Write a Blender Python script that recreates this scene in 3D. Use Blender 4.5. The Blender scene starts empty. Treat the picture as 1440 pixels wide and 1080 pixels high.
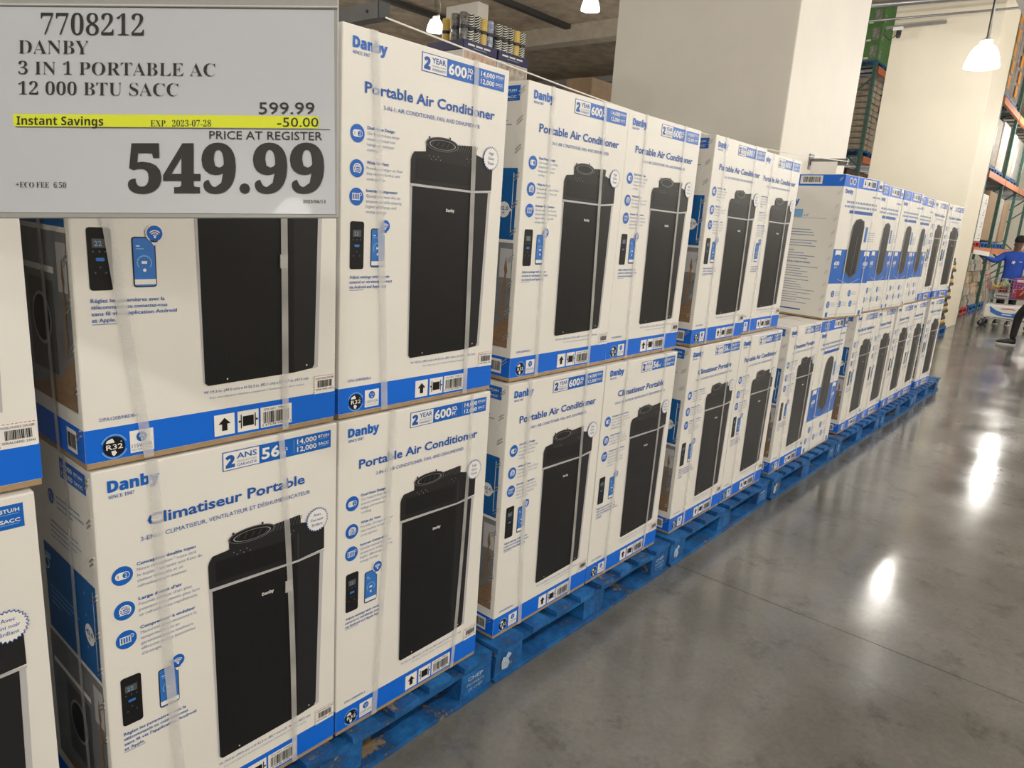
import bpy, bmesh, math, random
from mathutils import Matrix, Vector, Quaternion
random.seed(7)
SC = bpy.context.scene
COL = SC.collection
PI = math.pi

# ------------------------------------------------------------------ camera
CAM = Vector((-1.66945, -1.37970, 1.57985))
FPX = 1003.437                                   # focal length in pixels of the 1440-wide frame
RIGHT = Vector((0.65144606, -0.75575535, 0.06672248))
UP = Vector((0.1313716, 0.19897922, 0.97115847))
FWD = Vector((0.74723459, 0.62389192, -0.22890901))
cam = bpy.data.cameras.new('camera')
cam.sensor_width = 36.0
cam.lens = FPX / 1440 * 36.0
cam.clip_start = 0.02
cam.clip_end = 200
camera = bpy.data.objects.new('camera', cam)
COL.objects.link(camera)
camera.matrix_world = Matrix(((RIGHT.x, UP.x, -FWD.x, CAM.x), (RIGHT.y, UP.y, -FWD.y, CAM.y),
                              (RIGHT.z, UP.z, -FWD.z, CAM.z), (0, 0, 0, 1)))
SC.camera = camera
# ------------------------------------------------------------------ world and exposure
world = bpy.data.worlds.new('world')
SC.world = world
world.use_nodes = True
world.node_tree.nodes['Background'].inputs[0].default_value = (1.0, 0.93, 0.82, 1)
world.node_tree.nodes['Background'].inputs[1].default_value = 0.15
SC.view_settings.view_transform = 'Standard'
SC.view_settings.look = 'None'
SC.view_settings.gamma = 1.0
SC.view_settings.use_curve_mapping = False
SC.view_settings.exposure = 0.18
LAMP_W = 135.0                                    # watts of each pendant lamp
LAMP_COL = (1.0, 0.955, 0.885)
CEIL = 7.0
X0, X1, Y0, Y1 = -11.0, 36.0, -10.0, 22.0         # the hall


def ray(px, py):
    return FWD + RIGHT * ((px - 720) / FPX) + UP * ((540 - py) / FPX)


# ------------------------------------------------------------------ materials
MATS = {}


def mat(name, col, rough=0.5, metal=0.0, spec=0.5, noise=0.0, nscale=8.0, bump=0.0, bscale=60.0, emit=0.0, col2=None,
        stretch=None, coat=0.0):
    if name in MATS:
        return MATS[name]
    m = bpy.data.materials.new(name)
    m.use_nodes = True
    nt = m.node_tree
    b = nt.nodes['Principled BSDF']
    b.inputs['Roughness'].default_value = rough
    b.inputs['Metallic'].default_value = metal
    b.inputs['Specular IOR Level'].default_value = spec
    b.inputs['Coat Weight'].default_value = coat
    b.inputs['Base Color'].default_value = (*col, 1)
    if emit:
        b.inputs['Emission Color'].default_value = (*col, 1)
        b.inputs['Emission Strength'].default_value = emit
    if noise or bump:
        tc = nt.nodes.new('ShaderNodeTexCoord')
        vec = tc.outputs['Object']
        if stretch:
            mp = nt.nodes.new('ShaderNodeMapping')
            mp.inputs['Scale'].default_value = stretch
            nt.links.new(vec, mp.inputs[0])
            vec = mp.outputs[0]
    if noise:
        n = nt.nodes.new('ShaderNodeTexNoise')
        n.inputs['Scale'].default_value = nscale
        n.inputs['Detail'].default_value = 5
        n.inputs['Roughness'].default_value = 0.65
        nt.links.new(vec, n.inputs['Vector'])
        r = nt.nodes.new('ShaderNodeValToRGB')
        r.color_ramp.elements[0].position = 0.5 - 0.22
        r.color_ramp.elements[1].position = 0.5 + 0.22
        c2 = col2 if col2 else tuple(c * (1 - noise) for c in col)
        r.color_ramp.elements[0].color = (*c2, 1)
        r.color_ramp.elements[1].color = (*col, 1)
        nt.links.new(n.outputs['Fac'], r.inputs[0])
        nt.links.new(r.outputs[0], b.inputs['Base Color'])
    if bump:
        n2 = nt.nodes.new('ShaderNodeTexNoise')
        n2.inputs['Scale'].default_value = bscale
        n2.inputs['Detail'].default_value = 4
        nt.links.new(vec, n2.inputs['Vector'])
        bp = nt.nodes.new('ShaderNodeBump')
        bp.inputs['Strength'].default_value = bump
        bp.inputs['Distance'].default_value = 0.01
        nt.links.new(n2.outputs['Fac'], bp.inputs['Height'])
        nt.links.new(bp.outputs[0], b.inputs['Normal'])
    MATS[name] = m
    return m


M_CARTON = mat('coated white carton board', (0.80, 0.785, 0.75), 0.42, spec=0.4, noise=0.05, nscale=2.2, bump=0.12, bscale=5)
M_KRAFT = mat('kraft board edge', (0.42, 0.29, 0.16), 0.85, noise=0.25, nscale=30)
M_BLUE = mat('print blue', (0.0015, 0.135, 0.70), 0.4, spec=0.4)
M_BLUE2 = mat('print badge blue', (0.006, 0.12, 0.52), 0.4, spec=0.4)
M_INK = mat('print ink blue', (0.012, 0.095, 0.40), 0.45, spec=0.35)
M_INKP = mat('print pale ink', (0.22, 0.30, 0.48), 0.5, spec=0.35)
M_NAVY = mat('print panel blue', (0.004, 0.10, 0.33), 0.45, spec=0.35)
M_BLACK = mat('print black', (0.009, 0.009, 0.010), 0.42, spec=0.25)
M_BLACK2 = mat('print soft black', (0.017, 0.017, 0.019), 0.42, spec=0.25)
M_GREYD = mat('print dark grey', (0.08, 0.08, 0.085), 0.45)
M_GREY = mat('print grey', (0.33, 0.33, 0.35), 0.45)
M_SILVER = mat('print silver', (0.48, 0.48, 0.5), 0.4)
M_PW = mat('print white', (0.82, 0.81, 0.79), 0.45, spec=0.35)
M_SKY = mat('print light blue', (0.19, 0.42, 0.72), 0.45)
M_SCREEN = mat('print screen blue', (0.03, 0.17, 0.56), 0.4)
M_RED = mat('print red', (0.55, 0.05, 0.05), 0.5)
M_ROOM = mat('print grey room picture', (0.24, 0.25, 0.27), 0.45, noise=0.45, nscale=9)
M_WOODP = mat('print wood floor picture', (0.30, 0.19, 0.11), 0.45, noise=0.4, nscale=16, stretch=(1, 1, 5))
M_STAPLE = mat('staple steel', (0.62, 0.62, 0.62), 0.3, metal=0.9)


def strap_material():
    m = bpy.data.materials.new('clear plastic strap')
    m.use_nodes = True
    nt = m.node_tree
    b = nt.nodes['Principled BSDF']
    b.inputs['Base Color'].default_value = (0.72, 0.72, 0.71, 1)
    b.inputs['Roughness'].default_value = 0.25
    tr = nt.nodes.new('ShaderNodeBsdfTransparent')
    mx = nt.nodes.new('ShaderNodeMixShader')
    tc = nt.nodes.new('ShaderNodeTexCoord')
    w = nt.nodes.new('ShaderNodeTexWave')
    w.bands_direction = 'Z'
    w.inputs['Scale'].default_value = 90
    nt.links.new(tc.outputs['Object'], w.inputs[0])
    n = nt.nodes.new('ShaderNodeTexNoise')
    n.inputs['Scale'].default_value = 7
    nt.links.new(tc.outputs['Object'], n.inputs['Vector'])
    mr = nt.nodes.new('ShaderNodeMapRange')
    mr.inputs[1].default_value = 0.3
    mr.inputs[2].default_value = 0.7
    mr.inputs[3].default_value = 0.34
    mr.inputs[4].default_value = 0.62
    nt.links.new(n.outputs['Fac'], mr.inputs[0])
    nt.links.new(mr.outputs[0], mx.inputs[0])
    bp = nt.nodes.new('ShaderNodeBump')
    bp.inputs['Strength'].default_value = 0.15
    bp.inputs['Distance'].default_value = 0.002
    nt.links.new(w.outputs['Fac'], bp.inputs['Height'])
    nt.links.new(bp.outputs[0], b.inputs['Normal'])
    nt.links.new(tr.outputs[0], mx.inputs[1])
    nt.links.new(b.outputs[0], mx.inputs[2])
    nt.links.new(mx.outputs[0], nt.nodes['Material Output'].inputs[0])
    return m


M_STRAP = strap_material()


def pallet_material():
    m = bpy.data.materials.new('worn blue pallet paint')
    m.use_nodes = True
    nt = m.node_tree
    b = nt.nodes['Principled BSDF']
    b.inputs['Roughness'].default_value = 0.62
    b.inputs['Specular IOR Level'].default_value = 0.3
    tc = nt.nodes.new('ShaderNodeTexCoord')
    oi = nt.nodes.new('ShaderNodeObjectInfo')
    ad = nt.nodes.new('ShaderNodeVectorMath')
    nt.links.new(tc.outputs['Object'], ad.inputs[0])
    mu = nt.nodes.new('ShaderNodeVectorMath')
    mu.operation = 'SCALE'
    mu.inputs[3].default_value = 31.0
    cb = nt.nodes.new('ShaderNodeCombineXYZ')
    nt.links.new(oi.outputs['Random'], cb.inputs[0])
    nt.links.new(oi.outputs['Random'], cb.inputs[2])
    nt.links.new(cb.outputs[0], mu.inputs[0])
    nt.links.new(mu.outputs[0], ad.inputs[1])
    n1 = nt.nodes.new('ShaderNodeTexNoise')
    n1.inputs['Scale'].default_value = 7
    n1.inputs['Detail'].default_value = 8
    n1.inputs['Roughness'].default_value = 0.7
    nt.links.new(ad.outputs[0], n1.inputs['Vector'])
    r = nt.nodes.new('ShaderNodeValToRGB')
    e = r.color_ramp.elements
    e[0].position = 0.365
    e[0].color = (0.25, 0.185, 0.11, 1)
    e[1].position = 0.40
    e[1].color = (0.020, 0.065, 0.17, 1)
    k = e.new(0.47)
    k.color = (0.008, 0.085, 0.27, 1)
    k = e.new(0.62)
    k.color = (0.016, 0.15, 0.43, 1)
    nt.links.new(n1.outputs['Fac'], r.inputs[0])
    nt.links.new(r.outputs[0], b.inputs['Base Color'])
    n2 = nt.nodes.new('ShaderNodeTexNoise')
    n2.inputs['Scale'].default_value = 45
    n2.inputs['Detail'].default_value = 5
    nt.links.new(ad.outputs[0], n2.inputs['Vector'])
    bp = nt.nodes.new('ShaderNodeBump')
    bp.inputs['Strength'].default_value = 0.45
    bp.inputs['Distance'].default_value = 0.01
    nt.links.new(n2.outputs['Fac'], bp.inputs['Height'])
    nt.links.new(bp.outputs[0], b.inputs['Normal'])
    return m


M_PALLET = pallet_material()
M_STENCIL = mat('white stencil paint', (0.45, 0.55, 0.68), 0.7, noise=0.35, nscale=40)


def floor_material():
    m = bpy.data.materials.new('polished concrete')
    m.use_nodes = True
    nt = m.node_tree
    b = nt.nodes['Principled BSDF']
    tc = nt.nodes.new('ShaderNodeTexCoord')
    geo = nt.nodes.new('ShaderNodeNewGeometry')
    n1 = nt.nodes.new('ShaderNodeTexNoise')
    n1.inputs['Scale'].default_value = 0.9
    n1.inputs['Detail'].default_value = 8
    n1.inputs['Roughness'].default_value = 0.6
    nt.links.new(geo.outputs['Position'], n1.inputs['Vector'])
    r = nt.nodes.new('ShaderNodeValToRGB')
    e = r.color_ramp.elements
    e[0].position = 0.3
    e[0].color = (0.078, 0.078, 0.069, 1)
    e[1].position = 0.72
    e[1].color = (0.225, 0.222, 0.200, 1)
    nt.links.new(n1.outputs['Fac'], r.inputs[0])
    n3 = nt.nodes.new('ShaderNodeTexNoise')
    n3.inputs['Scale'].default_value = 55
    n3.inputs['Detail'].default_value = 4
    nt.links.new(geo.outputs['Position'], n3.inputs['Vector'])
    mx = nt.nodes.new('ShaderNodeMix')
    mx.data_type = 'RGBA'
    mx.blend_type = 'OVERLAY'
    mx.inputs[0].default_value = 0.28
    nt.links.new(r.outputs[0], mx.inputs[6])
    nt.links.new(n3.outputs['Color'], mx.inputs[7])
    n4 = nt.nodes.new('ShaderNodeTexNoise')
    n4.inputs['Scale'].default_value = 4.5
    n4.inputs['Detail'].default_value = 9
    n4.inputs['Roughness'].default_value = 0.75
    nt.links.new(geo.outputs['Position'], n4.inputs['Vector'])
    r4 = nt.nodes.new('ShaderNodeValToRGB')
    r4.color_ramp.elements[0].position = 0.30
    r4.color_ramp.elements[0].color = (0.55, 0.55, 0.53, 1)
    r4.color_ramp.elements[1].position = 0.46
    r4.color_ramp.elements[1].color = (1, 1, 1, 1)
    nt.links.new(n4.outputs['Fac'], r4.inputs[0])
    m4 = nt.nodes.new('ShaderNodeMix')
    m4.data_type = 'RGBA'
    m4.blend_type = 'MULTIPLY'
    m4.inputs[0].default_value = 1.0
    nt.links.new(mx.outputs[2], m4.inputs[6])
    nt.links.new(r4.outputs[0], m4.inputs[7])
    mx = m4
    hs = nt.nodes.new('ShaderNodeHueSaturation')
    hs.inputs['Saturation'].default_value = 0.55
    nt.links.new(mx.outputs[2], hs.inputs['Color'])
    nt.links.new(hs.outputs[0], b.inputs['Base Color'])
    n2 = nt.nodes.new('ShaderNodeTexNoise')
    n2.inputs['Scale'].default_value = 1.6
    n2.inputs['Detail'].default_value = 6
    nt.links.new(geo.outputs['Position'], n2.inputs['Vector'])
    mr = nt.nodes.new('ShaderNodeMapRange')
    mr.inputs[1].default_value = 0.3
    mr.inputs[2].default_value = 0.7
    mr.inputs[3].default_value = 0.09
    mr.inputs[4].default_value = 0.21
    nt.links.new(n2.outputs['Fac'], mr.inputs[0])
    nt.links.new(mr.outputs[0], b.inputs['Roughness'])
    b.inputs['Specular IOR Level'].default_value = 0.5
    return m


M_FLOOR = floor_material()
M_JOINT = mat('dark floor joint filler', (0.045, 0.043, 0.04), 0.8)
M_CEIL = mat('sprayed brown ceiling insulation', (0.50, 0.405, 0.30), 0.95, noise=0.5, nscale=2.2, bump=1.0, bscale=5)
M_WALLW = mat('warm white painted wall', (0.80, 0.76, 0.66), 0.7, noise=0.05, nscale=1.5, bump=0.05, bscale=20)
M_COLUMN = mat('white painted column', (0.78, 0.755, 0.70), 0.6, noise=0.06, nscale=2.0, bump=0.06, bscale=25)
M_BEAM = mat('grey painted beam', (0.34, 0.31, 0.27), 0.7, noise=0.3, nscale=3)
M_DARKB = mat('dark steel', (0.035, 0.033, 0.032), 0.6)
M_STEEL = mat('galvanised steel tube', (0.46, 0.46, 0.47), 0.38, metal=0.75, noise=0.2, nscale=12)
M_CAP = mat('black plastic', (0.012, 0.012, 0.013), 0.45)
M_GREEN = mat('rack green paint', (0.045, 0.135, 0.105), 0.5, noise=0.2, nscale=6)
M_ORANGE = mat('rack orange paint', (0.62, 0.19, 0.07), 0.5, noise=0.2, nscale=6)


# ------------------------------------------------------------------ geometry helpers
class MB:
    """collects faces for ONE mesh; material index per face"""

    def __init__(self):
        self.v, self.f, self.mi, self.mats = [], [], [], []

    def m(self, material):
        if material not in self.mats:
            self.mats.append(material)
        return self.mats.index(material)

    def add(self, verts, faces, material):
        o = len(self.v)
        i = self.m(material)
        self.v += [tuple(p) for p in verts]
        for f in faces:
            self.f.append(tuple(a + o for a in f))
            self.mi.append(i)

    def box(self, x0, y0, z0, x1, y1, z1, material, jit=0.0):
        vs = [(x, y, z) for z in (z0, z1) for y in (y0, y1) for x in (x0, x1)]
        if jit:
            vs = [tuple(c + random.uniform(-jit, jit) for c in p) for p in vs]
        self.add(vs, [(0, 2, 3, 1), (4, 5, 7, 6), (0, 1, 5, 4), (2, 6, 7, 3), (0, 4, 6, 2), (1, 3, 7, 5)], material)

    def bar(self, a, b, w, h, material, upv=(0, 0, 1)):
        a, b = Vector(a), Vector(b)
        d = (b - a).normalized()
        u = Vector(upv)
        s = d.cross(u)
        if s.length < 1e-4:
            s = d.cross(Vector((1, 0, 0)))
        s.normalize()
        u = s.cross(d)
        vs = []
        for p in (a, b):
            for i, j in ((-1, -1), (1, -1), (1, 1), (-1, 1)):
                vs.append(p + s * (i * w / 2) + u * (j * h / 2))
        self.add(vs, [(0, 1, 2, 3), (7, 6, 5, 4), (0, 4, 5, 1), (1, 5, 6, 2), (2, 6, 7, 3), (3, 7, 4, 0)], material)

    def tube(self, pts, r, material, n=8, closed_ends=True):
        pts = [Vector(p) for p in pts]
        rr = r if isinstance(r, (list, tuple)) else [r] * len(pts)
        vs = []
        prev = None
        for i, p in enumerate(pts):
            d = (pts[min(i + 1, len(pts) - 1)] - pts[max(i - 1, 0)]).normalized()
            if prev is None:
                s = d.cross(Vector((0, 0, 1)))
                if s.length < 1e-3:
                    s = d.cross(Vector((1, 0, 0)))
            else:
                s = prev - d * prev.dot(d)
            s.normalize()
            prev = s
            t = d.cross(s)
            for k in range(n):
                a = 2 * PI * k / n
                vs.append(p + (s * math.cos(a) + t * math.sin(a)) * rr[i])
        fs = []
        for i in range(len(pts) - 1):
            for k in range(n):
                fs.append((i * n + k, i * n + (k + 1) % n, (i + 1) * n + (k + 1) % n, (i + 1) * n + k))
        if closed_ends:
            fs.append(tuple(range(n - 1, -1, -1)))
            fs.append(tuple((len(pts) - 1) * n + k for k in range(n)))
        self.add(vs, fs, material)

    def lathe(self, prof, material, c=(0, 0, 0), n=16):
        vs, fs = [], []
        for (r, z) in prof:
            for k in range(n):
                a = 2 * PI * k / n
                vs.append((c[0] + r * math.cos(a), c[1] + r * math.sin(a), c[2] + z))
        for i in range(len(prof) - 1):
            for k in range(n):
                fs.append((i * n + k, i * n + (k + 1) % n, (i + 1) * n + (k + 1) % n, (i + 1) * n + k))
        if prof[0][0] > 1e-5:
            fs.append(tuple(range(n - 1, -1, -1)))
        if prof[-1][0] > 1e-5:
            fs.append(tuple((len(prof) - 1) * n + k for k in range(n)))
        self.add(vs, fs, material)

    def mesh(self, name, smooth=False):
        me = bpy.data.meshes.new(name)
        me.from_pydata(self.v, [], self.f)
        for m_ in self.mats:
            me.materials.append(m_)
        me.polygons.foreach_set('material_index', self.mi)
        if smooth:
            me.polygons.foreach_set('use_smooth', [True] * len(self.f))
        me.update()
        return me

    def build(self, name, parent=None, smooth=False, **kw):
        return link(name, self.mesh(name, smooth), parent, **kw)


def link(name, data, parent=None, loc=None, rot=None, kind=None):
    o = bpy.data.objects.new(name, data)
    COL.objects.link(o)
    if parent:
        o.parent = parent
    if loc:
        o.location = loc
    if rot:
        o.rotation_euler = rot
    if kind:
        o['kind'] = kind
    return o


def tag(o, label, cat, group=None, kind=None):
    o['label'] = label
    o['category'] = cat
    if group:
        o['group'] = group
    if kind:
        o['kind'] = kind
    return o


def thing(name, label, cat, loc=(0, 0, 0), rz=0.0, group=None):
    o = link(name, None, None, loc, (0, 0, rz))
    o.empty_display_size = 0.1
    return tag(o, label, cat, group)


def structure(o):
    o['kind'] = 'structure'
    return o


def copy_tree(o, parent=None):
    c = o.copy()
    COL.objects.link(c)
    c.parent = parent
    for ch in list(o.children):
        copy_tree(ch, c)
    return c


def bevel(me, w, seg=2):
    bm = bmesh.new()
    bm.from_mesh(me)
    bmesh.ops.bevel(bm, geom=list(bm.edges), offset=w, segments=seg, affect='EDGES', profile=0.6)
    bm.to_mesh(me)
    bm.free()
    return me


# ------------------------------------------------------------------ lettering and flat print
_TX = {}


def _alpha(s, kind):
    if kind == 'sans':
        return s
    base = (0x1D400, 0x1D41A, 0x1D7CE) if kind == 'serif' else (0x1D5D4, 0x1D5EE, 0x1D7EC)
    r = ''
    for ch in s:
        if 'A' <= ch <= 'Z':
            ch = chr(base[0] + ord(ch) - 65)
        elif 'a' <= ch <= 'z':
            ch = chr(base[1] + ord(ch) - 97)
        elif '0' <= ch <= '9':
            ch = chr(base[2] + ord(ch) - 48)
        r += ch
    return r


def glyphs(s, kind='sans', bold=0.0):
    key = (s, kind, bold)
    if key not in _TX:
        c = bpy.data.curves.new('lettering', 'FONT')
        c.body = _alpha(s, kind)
        c.size = 1.0
        c.offset = bold
        c.resolution_u = 2
        o = bpy.data.objects.new('lettering', c)
        me = bpy.data.meshes.new_from_object(o)
        vs = [(v.co.x, v.co.y) for v in me.vertices]
        fs = [tuple(p.vertices) for p in me.polygons]
        bpy.data.objects.remove(o)
        bpy.data.curves.remove(c)
        bpy.data.meshes.remove(me)
        _TX[key] = (vs, fs)
    return _TX[key]


def cap(kind, bold):
    vs, _ = glyphs('H', kind, bold)
    return max(v[1] for v in vs) - min(v[1] for v in vs)


class Art(MB):
    """flat print; units are millimetres on the panel"""
    EPS = 0.0007
    LAY = 0.0005

    def __init__(self, face='front', depth=490):
        super().__init__()
        self.face, self.depth = face, depth

    def P(self, u, v, layer):
        d = self.EPS + layer * self.LAY
        if self.face == 'front':
            return (u / 1000, -d, v / 1000)
        if self.face == 'left':                      # seen from -x; u runs left to right, front edge at u = depth
            return (-d, (self.depth - u) / 1000, v / 1000)
        return (u / 1000, v / 1000, d)               # lying flat / sign plane

    def poly(self, pts, material, layer=0):
        self.add([self.P(u, v, layer) for u, v in pts], [tuple(range(len(pts)))], material)

    def rect(self, u0, v0, u1, v1, material, layer=0):
        self.poly([(u0, v0), (u1, v0), (u1, v1), (u0, v1)], material, layer)

    def rrect(self, u0, v0, u1, v1, r, material, layer=0):
        pts = []
        for cx, cy, a0 in ((u1 - r, v1 - r, 0), (u0 + r, v1 - r, 90), (u0 + r, v0 + r, 180), (u1 - r, v0 + r, 270)):
            for k in range(5):
                a = math.radians(a0 + k * 22.5)
                pts.append((cx + r * math.cos(a), cy + r * math.sin(a)))
        self.poly(pts, material, layer)

    def disc(self, cx, cy, r, material, layer=0, ry=None, n=28):
        ry = ry or r
        self.poly([(cx + r * math.cos(2 * PI * k / n), cy + ry * math.sin(2 * PI * k / n)) for k in range(n)], material, layer)

    def ring(self, cx, cy, r, w, material, layer=0, ry=None, n=28, a0=0, a1=360):
        ry = ry or r
        q = w / r
        for k in range(n):
            a, b = (math.radians(a0 + (a1 - a0) * t / n) for t in (k, k + 1))
            self.poly([(cx + r * math.cos(a), cy + ry * math.sin(a)), (cx + r * math.cos(b), cy + ry * math.sin(b)),
                       (cx + r * (1 - q) * math.cos(b), cy + ry * (1 - q) * math.sin(b)),
                       (cx + r * (1 - q) * math.cos(a), cy + ry * (1 - q) * math.sin(a))], material, layer)

    def star(self, cx, cy, r0, r1, n, material, layer=0):
        self.poly([(cx + (r1 if k % 2 else r0) * math.cos(PI * k / n), cy + (r1 if k % 2 else r0) * math.sin(PI * k / n))
                   for k in range(2 * n)], material, layer)

    def line(self, u0, v0, u1, v1, w, material, layer=0):
        d = Vector((u1 - u0, v1 - v0)).normalized() * (w / 2)
        n = (-d.y, d.x)
        self.poly([(u0 - n[0], v0 - n[1]), (u1 - n[0], v1 - n[1]), (u1 + n[0], v1 + n[1]), (u0 + n[0], v0 + n[1])], material, layer)

    def text(self, s, u, v, h, material, layer=1, w=None, bold=0.0, kind='sans', align='L', slope=0.0):
        vs, fs = glyphs(s, kind, bold)
        if not vs:
            return
        k = h / cap(kind, bold)
        x0, x1 = min(p[0] for p in vs), max(p[0] for p in vs)
        kx = w / (x1 - x0) if w else k
        off = 0 if align == 'L' else (-(x1 - x0) * kx if align == 'R' else -(x1 - x0) * kx / 2)
        pts = []
        for a, b in vs:
            du = (a - x0) * kx + off
            pts.append(self.P(u + du, v + b * k + du * slope, layer))
        self.add(pts, fs, material)

    def barcode(self, u0, v0, u1, v1, material, layer=2, seed=1):
        rnd = random.Random(seed)
        u = u0
        while u < u1 - 1:
            w = rnd.choice((1.0, 1.0, 1.8, 2.6)) * (u1 - u0) / 58
            self.rect(u, v0, min(u + w, u1), v1, material, layer)
            u += w + rnd.choice((1.0, 1.0, 1.8)) * (u1 - u0) / 58


# ------------------------------------------------------------------ hall: floor, walls, ceiling
b = MB()
b.box(X0, Y0, -0.30, X1, Y1, -0.012, M_JOINT)
floor = structure(b.build('floor'))
JX = [X0, -5.3, -2.02, 1.30, 4.63, 7.95, 11.3, 14.6, 17.9, 21.2, 24.5, 27.8, 31.1, X1]
JY = [Y0, -6.6, -3.3, 3.3, 9.6, 15.9, Y1]
slab_cache = {}
for i in range(len(JX) - 1):
    for j in range(len(JY) - 1):
        g_ = 0.0022
        sx, sy = JX[i + 1] - JX[i], JY[j + 1] - JY[j]
        key = (round(sx, 2), round(sy, 2))
        if key not in slab_cache:
            b = MB()
            b.box(g_, g_, -0.0125, sx - g_, sy - g_, 0, M_FLOOR)
            slab_cache[key] = b.mesh('concrete_slab')
        link('concrete_slab', slab_cache[key], floor, (JX[i], JY[j], 0))
b = MB()
b.box(X0, Y0, CEIL, X1, Y1, CEIL + 0.2, M_CEIL)
ceiling = structure(b.build('ceiling'))
for nm, bx in (('wall_left', (X0 - 0.2, Y0, -0.3, X0, Y1, CEIL + 0.2)), ('wall_right', (X1, Y0, -0.3, X1 + 0.2, Y1, CEIL + 0.2)),
               ('wall_front', (X0 - 0.2, Y0 - 0.2, -0.3, X1 + 0.2, Y0, CEIL + 0.2)), ('wall_back', (X0 - 0.2, Y1, -0.3, X1 + 0.2, Y1 + 0.2, CEIL + 0.2))):
    b = MB()
    b.box(*bx, M_WALLW)
    structure(b.build(nm))

# ceiling beams, dark joints and the far duct (all seen above the cartons at the left)
n_trim = 0


def trim(bx, material, nm=None):
    global n_trim
    n_trim += 1
    b = MB()
    b.box(*bx, material)
    return structure(b.build('trim_%d' % n_trim))


M_BEAM2 = mat('tan concrete beam', (0.46, 0.40, 0.32), 0.8, noise=0.3, nscale=3, bump=0.3, bscale=8)
trim((16.0, 2.0, 6.55, 16.5, Y1, CEIL), M_BEAM2)                        # beam crossing the bay
trim((16.5, 2.0, 6.62, 16.62, Y1, 6.70), M_STEEL)
trim((-2.0, 12.1, 6.88, 16.0, 12.3, CEIL), M_DARKB)
trim((-2.0, 14.9, 6.88, 16.0, 15.1, CEIL), M_DARKB)
trim((21.4, 4.0, 6.55, 21.7, Y1, 6.75), M_STEEL)
trim((22.5, 4.0, 6.0, 23.1, Y1, CEIL), M_BEAM2)
trim((24.5, 4.0, 5.5, 25.1, Y1, 6.3), M_DARKB)                          # black duct across the far bay
trim((9.0, Y0, 6.4, 9.6, 1.0, CEIL), M_BEAM)
trim((13.1, 13.0, 6.15, 13.5, 14.2, CEIL), M_COLUMN)                    # pale drop panel

# ------------------------------------------------------------------ columns
M_CREAM = mat('cream painted column', (0.80, 0.745, 0.615), 0.6, noise=0.05, nscale=2.0, bump=0.06, bscale=25)


def column(x, y, w, d, label, m_=M_COLUMN):
    b = MB()
    b.box(-w / 2, -d / 2, 0, w / 2, d / 2, CEIL, m_)
    o = tag(link('column', bevel(b.mesh('column'), 0.015, 2), None, (x + w / 2, y + d / 2, 0)), label, 'column')
    return structure(o)


column(4.77, 1.14, 1.84, 1.82, 'broad white painted square column rising behind the third carton stack')
column(13.87, 1.14, 1.62, 1.75, 'far cream white square column behind the last cartons and pendant lamp', M_CREAM)
column(-4.33, 1.14, 1.84, 1.82, 'white painted square column left of the nearest cartons')

# ------------------------------------------------------------------ pendant lamps
M_GLOW = mat('lit prismatic lens', (1.0, 0.955, 0.885), 0.4, emit=14.0)
M_LENS = mat('pale lens rim', (0.85, 0.84, 0.8), 0.25, emit=1.5)
M_WHITEM = mat('white enamel', (0.75, 0.75, 0.74), 0.4)


def make_lamp():
    t = thing('pendant_lamp', '', 'lamp')
    b = MB()
    b.lathe([(0.225, 0.0), (0.228, 0.03), (0.205, 0.12), (0.175, 0.20), (0.135, 0.27), (0.085, 0.30), (0.08, 0.31)], M_GLOW, n=24)
    link('shade', b.mesh('shade', True), t)
    b = MB()
    b.lathe([(0.222, -0.012), (0.236, -0.012), (0.236, 0.008), (0.226, 0.012)], M_LENS, n=24)
    link('rim', b.mesh('rim', True), t)
    b = MB()
    b.lathe([(0.085, 0.29), (0.085, 0.36), (0.05, 0.38), (0.0, 0.38)], M_WHITEM, n=16)
    b.box(0.05, -0.03, 0.33, 0.13, 0.03, 0.42, M_WHITEM)
    link('housing', b.mesh('housing'), t)
    return t


lamp0 = make_lamp()
M_CABLE = mat('pale cable', (0.55, 0.53, 0.5), 0.6)
SPOT = bpy.data.lights.new('lamp_light', 'POINT')
SPOT.energy = LAMP_W
SPOT.color = LAMP_COL
SPOT.shadow_soft_size = 0.11
_first = [True]


def lamp(x, y, z, label, group=None, s=1.0, power=True):
    t = lamp0 if _first[0] else copy_tree(lamp0)
    _first[0] = False
    t.location = (x, y, z)
    t.scale = (s, s, s)
    tag(t, label, 'lamp', group)
    if not group and 'group' in t:
        del t['group']
    b = MB()
    hgt = (CEIL - z) / s
    b.tube([(-0.03, 0, 0.37), (-0.07, 0, hgt)], 0.006, M_DARKB, 5)
    b.tube([(0.02, 0, 0.37), (0.04, 0, hgt)], 0.006, M_DARKB, 5)
    b.build('hanger_wire', t)
    b = MB()
    b.tube([(0.11, 0, 0.40), (0.14, 0, 0.48), (0.17, 0, 0.62), (0.10, 0, 0.85), (0.05, 0, 1.05), (0.06, 0, hgt)], 0.012, M_CABLE, 6)
    b.build('power_cable', t)
    lo = bpy.data.objects.new('lamp_light', SPOT)
    COL.objects.link(lo)
    lo.location = (x, y, z - 0.26 * s)
    return t


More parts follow.
